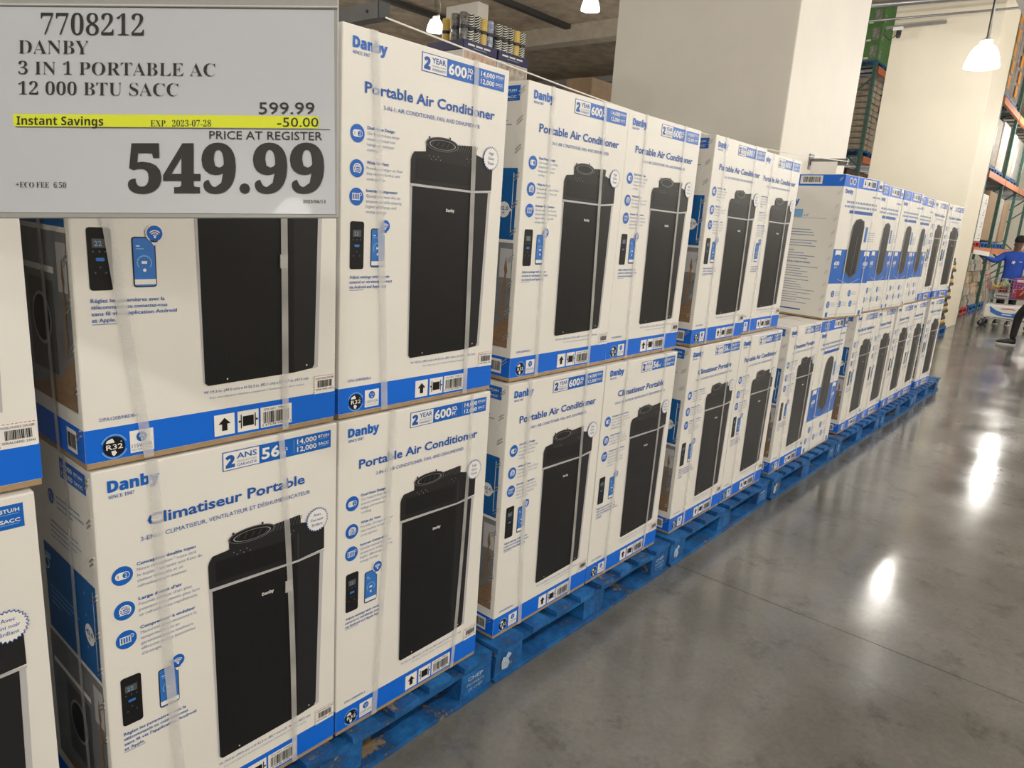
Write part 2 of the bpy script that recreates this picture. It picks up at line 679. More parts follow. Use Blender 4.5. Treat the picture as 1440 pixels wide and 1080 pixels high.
p = CAM + ray(1380, 94) * 10.5
lamp(p.x, p.y, p.z, 'glowing dome pendant lamp in front of the far cream column')
p = CAM + ray(612, 44) * 15.0
lamp(p.x, p.y, p.z, 'distant lit pendant lamp left of the wrapped rolls', s=0.78)
p = CAM + ray(830, 14) * 14.0
lamp(p.x, p.y, p.z, 'distant lit pendant lamp at the top edge left of the broad column', s=0.8)
for x in (-7.5, -2.9, 1.7, 6.3, 10.9, 15.5, 20.1, 24.7, 30.0):
    for y in (-2.9, -7.4):
        lamp(x, y, 4.5, 'lit dome pendant lamp over the open aisle', 'aisle pendant lamps')
for x, y in ((-6.0, 6.0), (1.5, 7.0), (21.5, 0.6), (29.5, 0.9), (16.0, 7.5), (24.0, 7.0), (3.0, 14.0), (12.0, 18.0)):
    lamp(x, y, 4.7, 'lit dome pendant lamp behind the carton row', 'pendant lamps behind the cartons')

# ------------------------------------------------------------------ air conditioner cartons
BW, BH, BD = 559, 911, 490                        # millimetres


def carton_mesh():
    b = MB()
    b.box(0, 0, 0.010, BW / 1000, BD / 1000, BH / 1000, M_CARTON)
    me = bevel(b.mesh('carton'), 0.0035, 2)
    return me


def base_mesh():
    b = MB()
    b.box(0.002, 0.0015, 0.0, BW / 1000 - 0.002, BD / 1000 - 0.002, 0.0105, M_KRAFT)
    return b.mesh('bottom_flap')


def flap_mesh():
    b = MB()                                         # sealed top flaps: long tape and the seam of the two flaps
    w, d, h = BW / 1000, BD / 1000, BH / 1000
    b.box(0.002, d / 2 - 0.001, h - 0.001, w - 0.002, d / 2 + 0.001, h + 0.0006, M_KRAFT)
    b.box(0.0, d / 2 - 0.026, h, w, d / 2 + 0.026, h + 0.0008, M_STRAP)
    return b.mesh('top_seam')


def staples_mesh():
    b = MB()
    for k in range(11):
        z = 0.06 + k * 0.082
        for dz in (0, 0.010):
            b.bar((-0.0014, 0.034, z + dz - 0.011), (-0.0014, 0.013, z + dz + 0.005), 0.0028, 0.0028, M_STAPLE)
    return b.mesh('edge_staples')


ART = {}


def art(name, a, smooth=False):
    ART[name] = a.mesh(name)
    return ART[name]


def logo(a, u, v, h, material, layer=1, w=None):
    a.text('Danby', u, v, h, material, layer, w=w, bold=0.03, kind='sansb')


def pictos(a):
    for (u0, u1) in ((251, 297), (304, 354), (359, 438)):
        a.rect(u0, 18, u1, 65, M_PW, 1)


def make_front(lang):
    """name -> list of (part name, mesh, sub-part of)"""
    L = []
    # logo
    a = Art()
    logo(a, 27, 865, 24, M_BLUE2, w=99)
    a.text('SINCE 1947', 28, 851, 7, M_INK, w=48, kind='serif')
    L.append(('logo', a))
    # warranty badge
    a = Art()
    if lang == 'en':
        u0, u1, u2 = 234, 319, 540
    else:
        u0, u1, u2 = 260, 347, 540
    v0, v1 = 852, 896
    a.rect(u0, v0, u1, v1, M_INK, 0)
    a.rect(u0 + 2, v0 + 2, u1, v1 - 2, M_PW, 1)
    a.text('2', u0 + 6, v0 + 8, 29, M_INK, 2, bold=0.05, kind='sansb')
    a.text('YEAR' if lang == 'en' else 'ANS', u0 + 33, v0 + 24, 13, M_INK, 2, w=48, bold=0.015)
    a.text('MANUFACTURER', u0 + 33, v0 + 15.5, 4, M_INKP, 2, w=48)
    a.text('WARRANTY' if lang == 'en' else 'GARANTIE', u0 + 33, v0 + 6, 6.5, M_INK, 2, w=48)
    L.append(('warranty_badge', a))
    a = Art()
    a.rect(u1, v0, u2, v1, M_BLUE2, 0)
    if lang == 'en':
        a.text('600', u1 + 6, v0 + 9, 27, M_PW, 1, w=66, bold=0.03)
        a.text('SQ.', u1 + 75, v0 + 25, 11, M_PW, 1, bold=0.03)
        a.text('FT.', u1 + 75, v0 + 9, 11, M_PW, 1, bold=0.03)
    else:
        a.text('56', u1 + 6, v0 + 9, 27, M_PW, 1, w=46, bold=0.03)
        a.text('m', u1 + 55, v0 + 9, 13, M_PW, 1, bold=0.03)
        a.text('2', u1 + 68, v0 + 18, 7, M_PW, 1, bold=0.03)
    a.rect(436, v0 + 5, 437.2, v1 - 5, M_SKY, 1)
    for i, (q, t) in enumerate((('14,000', 'BTU/H'), ('12,000', 'SACC'))):
        v = v0 + 26 - i * 19
        a.text(q, 445, v, 12.5, M_PW, 1, w=54, bold=0.02)
        a.text(t, 504, v + 4.5, 7, M_PW, 1, w=30, bold=0.02)
        a.rect(504, v + 0.5, 532, v + 1.6, M_SKY, 1)
    a.rect(445, v0 + 22, 500, v0 + 22.9, M_SKY, 1)
    L.append(('capacity_badge', a))
    # title
    a = Art()
    if lang == 'en':
        a.text('Portable Air Conditioner', 63, 774, 25, M_INK, w=445, bold=0.022)
    else:
        a.text('Climatiseur Portable', 98, 775, 25, M_INK, w=368, bold=0.022)
    L.append(('title_lettering', a))
    a = Art()
    if lang == 'en':
        a.text('3-IN-1: AIR CONDITIONER, FAN, AND DEHUMIDIFIER', 119, 744, 9.5, M_INK, w=332)
    else:
        a.text('3-EN-1: CLIMATISEUR, VENTILATEUR ET DÉSHUMIDIFICATEUR', 83, 745, 9.5, M_INK, w=398)
    L.append(('subtitle_lettering', a))
    # feature icons with text
    if lang == 'en':
        blocks = ((682, 'Dual Hose Design', ('Our hose-in-hose design', 'ensures minimal heat', 'leakage and maximum', 'cooling.')),
                  (604, 'Wide Air Vent', ('Provides stronger air flow', 'that reaches further and', 'cools quicker.')),
                  (540, 'Inverter Compressor', ('Quietly maintains the set', 'temperature while ensuring', 'higher efficiency, and', 'energy savings.')))
    else:
        blocks = ((682, 'Conception double tuyau', ('Notre conception " tuyau dans', 'le tuyau " garantit une fuite de', 'chaleur minimale et un', 'refroidissement maximal.')),
                  (604, "Large évent d'air", ("Fournit un flux d'air plus", 'puissant qui atteint plus loin', 'et refroidit plus rapidement.')),
                  (538, 'Compresseur à onduleur', ('Maintient silencieusement la', 'température tout en', 'garantissant une meilleure', 'efficacité et des économies', "d'énergie.")))
    for i, (cy, head, lines) in enumerate(blocks):
        a = Art()
        a.disc(44, cy, 20.5, M_BLUE2, 0)
        if i == 0:
            a.rrect(30, cy - 8, 58, cy + 8, 7.5, M_PW, 1)
            a.rrect(44, cy - 6.5, 56.5, cy + 6.5, 6, M_BLUE2, 2)
            a.text('1', 35, cy - 4, 8, M_INK, 2)
            a.text('2', 47.5, cy - 4, 8, M_PW, 3)
        elif i == 1:
            a.ring(45, cy, 12, 2.2, M_PW, 1, a0=-60, a1=230)
            a.ring(46, cy + 1, 7.5, 1.8, M_PW, 1, a0=-40, a1=220)
            for dv in (-8, -4, 0, 4):
                a.line(33, cy + dv, 50, cy + dv, 1.5, M_PW, 2)
        else:
            a.rect(31, cy - 8, 53, cy + 8, M_PW, 1)
            for du in range(4):
                a.rect(33 + du * 5, cy - 6, 36 + du * 5, cy + 6, M_BLUE2, 2)
            a.ring(55, cy + 6, 4, 1.3, M_PW, 1)
        L.append(('feature_icon', a))
        a = Art()
        top = cy + 13
        a.text(head, 72, top, 7.2, M_INK, bold=0.02, w=(len(head) * 5.1 if lang == 'en' else len(head) * 5.3))
        for k, ln in enumerate(lines):
            a.text(ln, 72, top - 12.3 * (k + 1), 6.6, M_INKP, w=len(ln) * 4.25)
        L.append(('feature_text', a))
    # product picture
    dx = 0 if lang == 'en' else 12
    a = Art()
    a.poly([(209 + dx, 580), (509 + dx, 582), (497 + dx, 142), (486 + dx, 140), (228 + dx, 131), (219 + dx, 140)], M_SILVER, 0)
    a.poly([(216 + dx, 580), (434 + dx, 580), (433 + dx, 136), (229 + dx, 132), (222 + dx, 138)], M_BLACK, 1)
    a.poly([(434 + dx, 580), (498 + dx, 580), (487 + dx, 150), (482 + dx, 141), (433 + dx, 136)], M_BLACK2, 1)
    for k in range(22):
        u = 224 + dx + k * 9.4
        a.rect(u, 142, u + 0.7, 520, M_BLACK2, 2)
    a.disc(271 + dx, 142, 1.8, M_PW, 2)
    a.disc(466 + dx, 150, 1.8, M_PW, 2)
    a.poly([(209 + dx, 584), (434 + dx, 580), (510 + dx, 586), (510 + dx, 645), (504 + dx, 660), (440 + dx, 676), (300 + dx, 669),
            (219 + dx, 661), (211 + dx, 650), (208 + dx, 640)], M_BLACK2, 2)
    a.poly([(226 + dx, 596), (424 + dx, 592), (424 + dx, 640), (226 + dx, 646)], M_BLACK, 3)
    a.poly([(209 + dx, 577), (434 + dx, 574), (510 + dx, 579), (510 + dx, 583), (434 + dx, 579.5), (209 + dx, 583)], M_SILVER, 4)
    a.line(434 + dx, 580, 434 + dx, 650, 1.2, M_GREYD, 4)
    rnd = random.Random(3)
    for k in range(9):
        a.disc(268 + dx + k * 8 + (90 if k > 5 else 0), 655 - (k % 2) * 7 + (6 if k > 5 else 0), 1.3, M_GREY, 4, n=8)
    # exhaust collar and vents on top
    a.poly([(258 + dx, 662), (258 + dx, 688), (370 + dx, 692), (441 + dx, 697), (443 + dx, 676), (372 + dx, 668)], M_BLACK2, 1)
    for k in range(9):
        u = 368 + dx + k * 8.6
        a.line(u, 675, u + 9, 695, 1.6, M_GREYD, 3)
    a.disc(314 + dx, 687, 58, M_GREYD, 3, ry=18)
    a.disc(314 + dx, 687, 54, M_BLACK, 4, ry=15.5)
    a.ring(314 + dx, 686, 47, 3, M_GREY, 5, ry=12)
    for k in range(5):
        a.line(275 + dx + k * 18, 681, 283 + dx + k * 18, 692, 1.2, M_GREYD, 5)
    a.rect(338 + dx, 699, 343 + dx, 708, M_BLACK2, 2)
    a.rect(266 + dx, 696, 271 + dx, 703, M_BLACK2, 2)
    a.text('Danby', 336 + dx, 519, 8, M_PW, 4, w=31, bold=0.012, kind='sansb')
    L.append(('product_picture', a))
    # seal
    a = Art()
    a.star(500, 671, 33, 28.5, 26, M_INK, 5)
    a.star(500, 671, 30.5, 26.5, 26, M_PW, 6)
    for k, ln in enumerate(('High', 'Gloss', 'Finish') if lang == 'en' else ('Avec', 'Fini noir', 'Brillant')):
        a.text(ln, 500, 681 - k * 13, 7.6, M_INK, 7, align='C')
    L.append(('finish_seal', a))
    # remote and phone
    dv = 0 if lang == 'en' else -32
    dp = 0 if lang == 'en' else 14
    a = Art()
    a.rrect(27, 370 + dv, 68, 483 + dv, 6, M_BLACK, 0)
    a.rect(35, 447 + dv, 59, 463 + dv, M_GREYD, 1)
    a.text('22', 39, 450 + dv, 9, M_SKY, 2)
    a.rrect(40, 423 + dv, 55, 429 + dv, 2.5, M_SCREEN, 1)
    for du, dw in ((36, 440), (47, 440), (57, 440), (47, 412), (38, 402), (56, 402)):
        a.disc(du, dw + dv, 1.8, M_GREYD, 1, n=8)
    L.append(('remote_picture', a))
    a = Art()
    a.rrect(89 + dp, 374 + dv, 132 + dp, 468 + dv, 6, M_BLACK, 0)
    a.rrect(91 + dp, 376 + dv, 130 + dp, 466 + dv, 4.5, M_SCREEN, 1)
    a.rect(91 + dp, 379 + dv, 130 + dp, 389 + dv, M_PW, 2)
    a.ring(110 + dp, 420 + dv, 14, 2.2, M_SKY, 2, a0=-40, a1=220)
    a.rect(105 + dp, 418 + dv, 115 + dp, 423 + dv, M_PW, 2)
    a.disc(110 + dp, 406 + dv, 3.2, M_PW, 2, n=12)
    a.rect(96 + dp, 450 + dv, 103 + dp, 452 + dv, M_PW, 2)
    a.rect(96 + dp, 445 + dv, 110 + dp, 447 + dv, M_SKY, 2)
    L.append(('phone_picture', a))
    a = Art()
    cx, cy = 131 + dp, 475 + dv
    a.disc(cx, cy, 17, M_PW, 3)
    a.poly([(cx - 10, cy - 11), (cx + 6, cy - 14), (cx - 2, cy - 24)], M_PW, 3)
    a.disc(cx, cy, 14.5, M_BLUE2, 4)
    a.disc(cx, cy - 7, 2.2, M_PW, 5, n=12)
    for r in (6, 10, 14):
        a.ring(cx, cy - 8, r, 1.9, M_PW, 5, a0=45, a1=135, n=8)
    L.append(('wireless_bubble', a))
    a = Art()
    tl = ('Adjust settings with remote', 'control or wirelessly connect', 'via Android and Apple App') if lang == 'en' else \
        ('Réglez les paramètres avec la', 'télécommande ou connectez-vous', "sans fil via l'application Android", 'et Apple.')
    for k, ln in enumerate(tl):
        a.text(ln, 27, 348 + dv - k * 12, 7.2, M_INK, bold=0.012, w=len(ln) * 4.55)
    a.rect(27, 319 + dv - (12 if lang == 'fr' else 0), 70, 320.5 + dv - (12 if lang == 'fr' else 0), M_INKP, 0)
    L.append(('app_text', a))
    # size text
    a = Art()
    a.text('W 19.3 in. (49.0 cm) x H 32.3 in. (82.1 cm) x D 16.7 in. (42.5 cm)', 231, 115, 6.2, M_INK, w=252)
    if lang == 'en':
        a.text('For indoor use only | Outdoor Ventilation Required', 277, 103, 4.6, M_INKP, w=160)
    else:
        a.text('Pour une utilisation intérieure uniquement | Ventilation extérieure requise', 243, 103, 4.6, M_INKP, w=228)
    L.append(('size_lettering', a))
    a = Art()
    a.text('DPA120B9IBDB-6', 28, 91, 6.6, M_INK, w=71)
    L.append(('model_lettering', a))
    # blue band and what is printed on it
    a = Art()
    a.rect(0.5, 12, BW - 0.5, 77, M_BLUE, -1)
    L.append(('blue_band', a))
    a = Art()
    a.disc(51, 38, 20, M_BLACK, 1)
    a.poly([(38, 51), (48, 55), (52, 47), (46, 41), (44, 33), (38, 36), (35, 43)], M_PW, 2)
    a.poly([(56, 40), (64, 48), (69, 42), (67, 34), (61, 30), (56, 33)], M_PW, 2)
    a.poly([(45, 30), (52, 31), (55, 25), (50, 19), (46, 22)], M_PW, 2)
    a.text('R32', 36, 33, 10, M_PW, 4, w=30, bold=0.012)
    a.rrect(33, 30, 69, 46, 2, M_BLACK, 3)
    a.ring(51, 38, 24.5, 2.4, M_SKY, 1, a0=20, a1=160)
    a.ring(51, 38, 24.5, 2.4, M_SKY, 1, a0=200, a1=340)
    L.append(('refrigerant_globe', a))
    a = Art()
    a.rect(80, 18, 125, 63, M_PW, 1)
    a.disc(102, 49, 10, M_BLUE2, 2)
    a.rect(97.5, 48, 99.5, 53, M_PW, 3)
    a.rect(104.5, 48, 106.5, 53, M_PW, 3)
    a.disc(102, 44, 1.8, M_PW, 3, n=10)
    a.text('115V/15A', 83, 28, 7.5, M_INK, 2, w=39)
    a.text('GROUNDED OUTLET', 83, 22, 3.2, M_INKP, 2, w=39)
    L.append(('voltage_label', a))
    a = Art()
    a.rect(251, 18, 297, 65, M_PW, 1)
    a.poly([(274, 57), (288, 43), (280, 43), (280, 28), (268, 28), (268, 43), (260, 43)], M_BLACK, 2)
    L.append(('this_way_up_symbol', a))
    a = Art()
    a.rect(304, 18, 354, 65, M_PW, 1)
    a.rect(316, 30, 342, 53, M_BLACK, 2)
    a.rect(311, 26, 313.5, 57, M_BLACK, 2)
    a.rect(344.5, 26, 347, 57, M_BLACK, 2)
    a.disc(308.5, 42, 2.6, M_BLACK, 2, n=10)
    a.disc(349.6, 42, 2.6, M_BLACK, 2, n=10)
    L.append(('clamp_symbol', a))
    a = Art()
    a.rect(359, 18, 438, 65, M_PW, 1)
    a.text('ITM./ART. 7708212', 367, 57, 4.8, M_BLACK, 2, w=62)
    a.barcode(366, 27, 432, 54, M_BLACK, 2, 5)
    a.text('0 67638 00867 5', 362, 21, 5, M_BLACK, 2, w=74)
    L.append(('barcode_label', a))
    a = Art()
    a.rect(498, 76, 556, 121, M_PW, 1)
    for k in range(9):
        a.rect(499 + k * 6.4, 118.8, 503 + k * 6.4, 120, M_RED, 2)
    for k in range(6):
        a.rect(499, 78 + k * 7, 500.2, 82 + k * 7, M_RED, 2)
    a.text('MODEL/MODELE: DPA120B9', 503, 111, 4, M_BLACK, 2, w=50)
    a.barcode(508, 91, 550, 108, M_BLACK, 2, 8)
    a.text('SERIAL/SERIE: 23042', 503, 84, 4, M_BLACK, 2, w=50)
    L.append(('serial_sticker', a))
    return L


def make_side():
    L = []
    a = Art('left')
    a.rect(0.5, 12, BD - 0.5, 77, M_BLUE, -1)
    L.append(('side_band', a))
    a = Art('left')
    a.rect(405, 22, 455, 68, M_PW, 1)
    a.barcode(410, 30, 450, 60, M_BLACK, 2, 12)
    L.append(('side_barcode_label', a))
    a = Art('left')
    a.rect(322, 855, 460, 898, M_BLUE2, 0)
    for i, (q, t) in enumerate((('14,000', 'BTU/H'), ('12,000', 'SACC'))):
        v = 879 - i * 18
        a.text(q, 332, v, 11, M_PW, 1, w=60, bold=0.02)
        a.text(t, 402, v + 2, 7, M_PW, 1, w=44, bold=0.02)
        a.rect(402, v - 2, 440, v - 1, M_SKY, 1)
    L.append(('side_capacity_badge', a))
    a = Art('left')
    a.disc(250, 790, 17, M_BLUE2, 0)
    a.ring(250, 790, 10, 1.8, M_PW, 1, a0=-60, a1=230)
    for k in range(3):
        a.rect(285, 798 - k * 12, 285 + (130, 150, 90)[k], 801 - k * 12, M_INKP, 0)
    for k in range(4):
        a.rect(235, 730 - k * 12, 235 + (160, 175, 150, 120)[k], 732.4 - k * 12, M_INKP, 0)
    L.append(('side_feature_text', a))
    a = Art('left')
    a.rect(175, 448, 470, 662, M_NAVY, 0)
    for k in range(4):
        a.rect(200, 560 - k * 13, 200 + (150, 170, 120, 60)[k], 562.5 - k * 13, M_SKY, 1)
    a.rect(455, 470, 457.5, 648, M_PW, 1)
    for v in (500, 575, 625):
        a.text('dB', 405, v, 6, M_SKY, 1)
    a.disc(424, 538, 24, M_PW, 1)
    a.poly([(446, 545), (456, 538), (446, 531)], M_PW, 1)
    a.text('42.0', 405, 537, 11, M_INK, 2, w=38, bold=0.02)
    a.text('dB', 417, 525, 7, M_INK, 2)
    a.rect(182, 625, 215, 640, M_SKY, 1)
    a.ring(188, 612, 15, 3, M_PW, 1)
    L.append(('sound_level_panel', a))
    a = Art('left')
    a.rect(165, 108, 472, 438, M_ROOM, 0)
    a.poly([(165, 108), (472, 108), (472, 215), (400, 165), (300, 140)], M_WOODP, 1)
    a.rect(250, 165, 390, 345, M_GREYD, 1)
    a.disc(318, 268, 52, M_GREY, 2)
    a.disc(318, 268, 45, M_BLACK, 3)
    a.rect(420, 330, 470, 420, M_SILVER, 1)
    a.poly([(430, 215), (440, 205), (452, 240), (449, 280), (456, 300), (450, 335), (455, 350), (446, 395), (440, 360), (444, 340), (437, 300), (441, 262)], M_WOODP, 2)
    a.rect(180, 360, 400, 372, M_PW, 1)
    L.append(('laundry_room_picture', a))
    return L


def make_alt():
    F, S = [], []
    a = Art()
    a.rect(0.5, 838, BW - 0.5, BH - 3, M_BLUE, -1)
    F.append(('blue_band', a))
    a = Art()
    a.disc(80, 874, 21, M_PW, 1)
    a.disc(128, 874, 21, M_PW, 1)
    a.disc(80, 874, 15, M_GREYD, 2)
    a.disc(128, 874, 15, M_BLUE2, 2)
    F.append(('refrigerant_globe', a))
    for nm, u0, u1 in (('this_way_up_symbol', 255, 305), ('clamp_symbol', 311, 365)):
        a = Art()
        a.rect(u0, 850, u1, 900, M_PW, 1)
        if u0 == 255:
            a.poly([(280, 860), (266, 874), (274, 874), (274, 890), (286, 890), (286, 874), (294, 874)], M_BLACK, 2)
        else:
            a.rect(324, 862, 352, 888, M_BLACK, 2)
        F.append((nm, a))
    a = Art()
    a.rect(371, 850, 445, 900, M_PW, 1)
    a.barcode(378, 858, 438, 892, M_BLACK, 2, 4)
    F.append(('barcode_label', a))
    a = Art()
    a.rect(490, 845, 545, 905, M_PW, 1)
    a.barcode(496, 858, 539, 882, M_BLACK, 2, 6)
    F.append(('serial_sticker', a))
    a = Art()
    logo(a, 28, 800, 26, M_BLUE2, w=105)
    F.append(('logo', a))
    a = Art()
    for k, (u0, u1, v) in enumerate(((70, 500, 742), (50, 535, 715))):
        u = u0
        rnd = random.Random(k)
        while u < u1 - 20:
            w = rnd.uniform(18, 52)
            a.rect(u, v, min(u + w, u1), v + 13, M_INKP, 0)
            u += w + 8
    a.rect(420, 792, 540, 803, M_INKP, 0)
    F.append(('title_lettering', a))
    a = Art()
    a.rect(125, 680, 460, 700, M_INK, 0)
    F.append(('subtitle_bar', a))
    a = Art()
    a.rect(0.5, 232, BW - 0.5, 452, M_BLUE2, -1)
    for u in (30, 440):
        a.poly([(u, 445), (u + 78, 445), (u + 78, 412), (u + 39, 420), (u, 412)], M_PW, 1)
        a.text('600', u + 4, 350, 27, M_PW, 1, w=70, bold=0.03)
        a.text('SQ. FT.', u + 12, 332, 10, M_PW, 1, bold=0.02)
    F.append(('coverage_panel', a))
    a = Art()
    a.poly([(172, 320), (200, 600), (240, 645), (300, 655), (362, 640), (376, 600), (372, 460), (392, 445), (372, 300), (285, 262)], M_GREYD, 1)
    a.poly([(190, 325), (218, 600), (240, 636), (300, 647), (352, 634), (364, 600), (350, 300), (285, 270)], M_BLACK2, 2)
    a.line(176, 320, 212, 600, 3, M_SILVER, 3)
    a.line(285, 265, 300, 540, 2, M_GREY, 3)
    a.line(110, 260, 272, 228, 2, M_PW, 3)
    a.line(290, 228, 430, 262, 2, M_PW, 3)
    F.append(('product_picture', a))
    a = Art()
    a.rrect(400, 505, 432, 605, 6, M_SCREEN, 1)
    for k in range(5):
        a.rect(445, 565 - k * 13, 545, 568 - k * 13, M_INKP, 0)
    F.append(('phone_picture', a))
    for (u, v) in ((85, 165), (320, 165), (45, 95), (205, 95), (360, 95)):
        a = Art()
        a.disc(u, v, 22, M_BLUE2, 0)
        a.ring(u, v, 11, 2.5, M_PW, 1)
        for k in range(3):
            a.rect(u + 32, v + 9 - k * 10, u + 92 + 12 * (k % 2), v + 11.5 - k * 10, M_INKP, 0)
        F.append(('feature_icon', a))
    a = Art()
    a.rect(28, 14, 58, 44, M_BLUE2, 0)
    a.rect(500, 14, 530, 44, M_BLUE2, 0)
    a.rect(80, 26, 480, 28, M_INKP, 0)
    F.append(('corner_marks', a))
    a = Art('left')
    a.rect(0.5, 838, BD - 0.5, BH - 3, M_BLUE, -1)
    S.append(('side_band', a))
    a = Art('left')
    a.rect(195, 850, 345, 902, M_PW, 1)
    a.barcode(215, 860, 330, 894, M_BLACK, 2, 9)
    S.append(('side_barcode_label', a))
    a = Art('left')
    a.rect(120, 850, 180, 902, M_PW, 1)
    a.poly([(150, 862), (136, 876), (145, 876), (145, 892), (155, 892), (155, 876), (164, 876)], M_BLACK, 2)
    S.append(('this_way_up_symbol', a))
    a = Art('left')
    a.text('DPA120B9IBDB-6', 60, 795, 11, M_INK, w=118, bold=0.02)
    logo(a, 60, 722, 42, M_BLUE2, w=150)
    S.append(('side_logo', a))
    a = Art('left')
    a.rect(90, 640, 245, 690, M_SKY, 0)
    a.rect(60, 636, 410, 638, M_INKP, 0)
    a.text('6.0"', 255, 645, 16, M_SCREEN, 0)
    S.append(('window_kit_drawing', a))
    a = Art('left')
    rnd = random.Random(5)
    for v0, n in ((560, 3), (490, 3), (425, 4)):
        for k in range(n):
            a.rect(50, v0 - k * 17, 50 + rnd.uniform(170, 330), v0 - k * 17 + 5, M_INKP, 0)
    a.text('NUESTRA HISTORIA', 120, 348, 10, M_INK, 0, w=230, bold=0.03)
    for v0, n in ((322, 5), (235, 5), (150, 5)):
        for k in range(n):
            a.rect(40, v0 - k * 16, 40 + rnd.uniform(230, 380), v0 - k * 16 + 4, M_INKP, 0)
    a.rect(120, 40, 330, 48, M_INK, 0)
    S.append(('side_story_text', a))
    return F + S


CARTON, BASE, SEAM, STAPLES = carton_mesh(), base_mesh(), flap_mesh(), staples_mesh()
PROTO = {}
for kind in ('en', 'fr', 'alt'):
    pieces = make_alt() if kind == 'alt' else make_front(kind) + make_side()
    lst = [('carton', CARTON), ('bottom_flap', BASE), ('top_seam', SEAM), ('edge_staples', STAPLES)]
    for nm, a in pieces:
        lst.append((nm, a.mesh(nm)))
    PROTO[kind] = lst
STUFFY = {'edge_staples', 'feature_text', 'app_text', 'title_lettering', 'subtitle_lettering', 'size_lettering', 'model_lettering', 'logo',
          'side_feature_text', 'side_story_text', 'corner_marks', 'side_logo', 'window_kit_drawing'}


def strap(u_top, u_bot, w, wobble=0.0):
    b = MB()
    o = 0.0048
    h, d = BH / 1000, BD / 1000
    rows = []
    n = 10
    for k in range(n + 1):
        f = k / n
        u = u_bot + (u_top - u_bot) * f + wobble * math.sin(PI * f) * 30
        rows.append((u / 1000, -o if 0 < k < n else -0.0035, 0.004 + (h - 0.004) * f))
    ut = rows[-1][0]
    rows += [(ut, 0.004, h + 0.0022), (ut, d - 0.004, h + 0.0022), (ut, d + 0.003, h - 0.003), (ut, d + 0.003, 0.05)]
    vs, fs = [], []
    for (x, y, z) in rows:
        vs += [(x - w / 2000, y, z), (x + w / 2000, y, z)]
    for k in range(len(rows) - 1):
        fs.append((2 * k, 2 * k + 1, 2 * k + 3, 2 * k + 2))
    b.add(vs, fs, M_STRAP)
    return b.mesh('strap')


def seal_clip(u, v, w):
    b = MB()
    b.box((u - w / 2 - 1) / 1000, -0.0062, (v - 15) / 1000, (u + w / 2 + 1) / 1000, -0.0035, (v + 15) / 1000, M_STRAP)
    return b.mesh('strap_weld')


def ac_carton(kind, x, y, z, rz, label, straps=((104, 142, 20), (428, 442, 16)), side_strap=None, weld=None):
    t = thing('air_conditioner_carton', label, 'carton', (x, y, z), math.radians(rz), 'portable air conditioner cartons')
    for nm, me in PROTO[kind]:
        o = link(nm, me, t)
        if nm in STUFFY:
            o['kind'] = 'stuff'
    for (a, c, w) in straps:
        link('strap', strap(a, c, w, random.uniform(-0.25, 0.25)), t)
    if weld:
        link('strap_weld', seal_clip(*weld), t)
    if side_strap:
        b = MB()
        h = BH / 1000
        vs, fs = [], []
        for k in range(7):
            f = k / 6
            yy = side_strap / 1000 + 0.012 * math.sin(f * 2.5)
            vs += [(-0.004, yy - 0.009, 0.004 + h * f), (-0.004, yy + 0.009, 0.004 + h * f)]
        vs += [(0.05, yy - 0.009, h + 0.0045), (0.05, yy + 0.009, h + 0.0045), (0.5, yy - 0.009, h + 0.0045), (0.5, yy + 0.009, h + 0.0045)]
        for k in range(8):
            fs.append((2 * k, 2 * k + 1, 2 * k + 3, 2 * k + 2))
        b.add(vs, fs, M_STRAP)
        b.build('side_strap', t)
    return t


# ------------------------------------------------------------------ blue pallets
def board_mesh(name, lx, ly, lz, seg_axis, seg=5, jit=0.0022):
    """plank with slightly uneven edges, origin at its low corner"""
    b = MB()
    n = seg
    vs, fs = [], []
    for k in range(n + 1):
        f = k / n
        for (p_, q_) in ((0, 0), (1, 0), (1, 1), (0, 1)):
            j = [random.uniform(-jit, jit) for _ in range(3)]
            if seg_axis == 'y':
                vs.append((p_ * lx + j[0], f * ly + (j[1] * 2 if k in (0, n) else 0), q_ * lz + j[2] * 0.5))
            else:
                vs.append((f * lx + (j[0] * 2 if k in (0, n) else 0), p_ * ly + j[1], q_ * lz + j[2] * 0.5))
    for k in range(n):
        for e in range(4):
            fs.append((k * 4 + e, k * 4 + (e + 1) % 4, k * 4 + 4 + (e + 1) % 4, k * 4 + 4 + e))
    fs.append((3, 2, 1, 0))
    fs.append((n * 4, n * 4 + 1, n * 4 + 2, n * 4 + 3))
    b.add(vs, fs, M_PALLET)
    me = b.mesh(name)
    bm = bmesh.new()
    bm.from_mesh(me)
    bmesh.ops.recalc_face_normals(bm, faces=bm.faces)
    bm.to_mesh(me)
    bm.free()
    return me


PL, PD = 1.219, 1.016
DECK_W = [board_mesh('deck_board', 0.138, PD, 0.019, 'y') for _ in range(3)]
DECK_N = [board_mesh('deck_board', 0.095, PD, 0.019, 'y') for _ in range(4)]
STRINGER = [board_mesh('stringer_board', PL, 0.10, 0.017, 'x', 8) for _ in range(2)]
BOTTOM = [board_mesh('bottom_board', PL, 0.12, 0.017, 'x', 8) for _ in range(3)]
BLOCK = [board_mesh('block', 0.145, 0.10, 0.086, 'x', 3, 0.003) for _ in range(4)]
a = Art()
a.text('CHEP', 34, 56, 14, M_STENCIL, 3, w=72, bold=0.02)
a.text('PROPERTY', 30, 36, 10, M_STENCIL, 3, w=84)
a.text('OF CHEP', 36, 18, 10, M_STENCIL, 3, w=70)
ME_STENCIL = a.mesh('stencil_lettering')
a = Art()
a.poly([(40, 18), (70, 14), (82, 30), (72, 48), (90, 62), (70, 76), (58, 60), (44, 66), (36, 44)], M_STENCIL, 3)
ME_LOGO = a.mesh('stencil_mark')


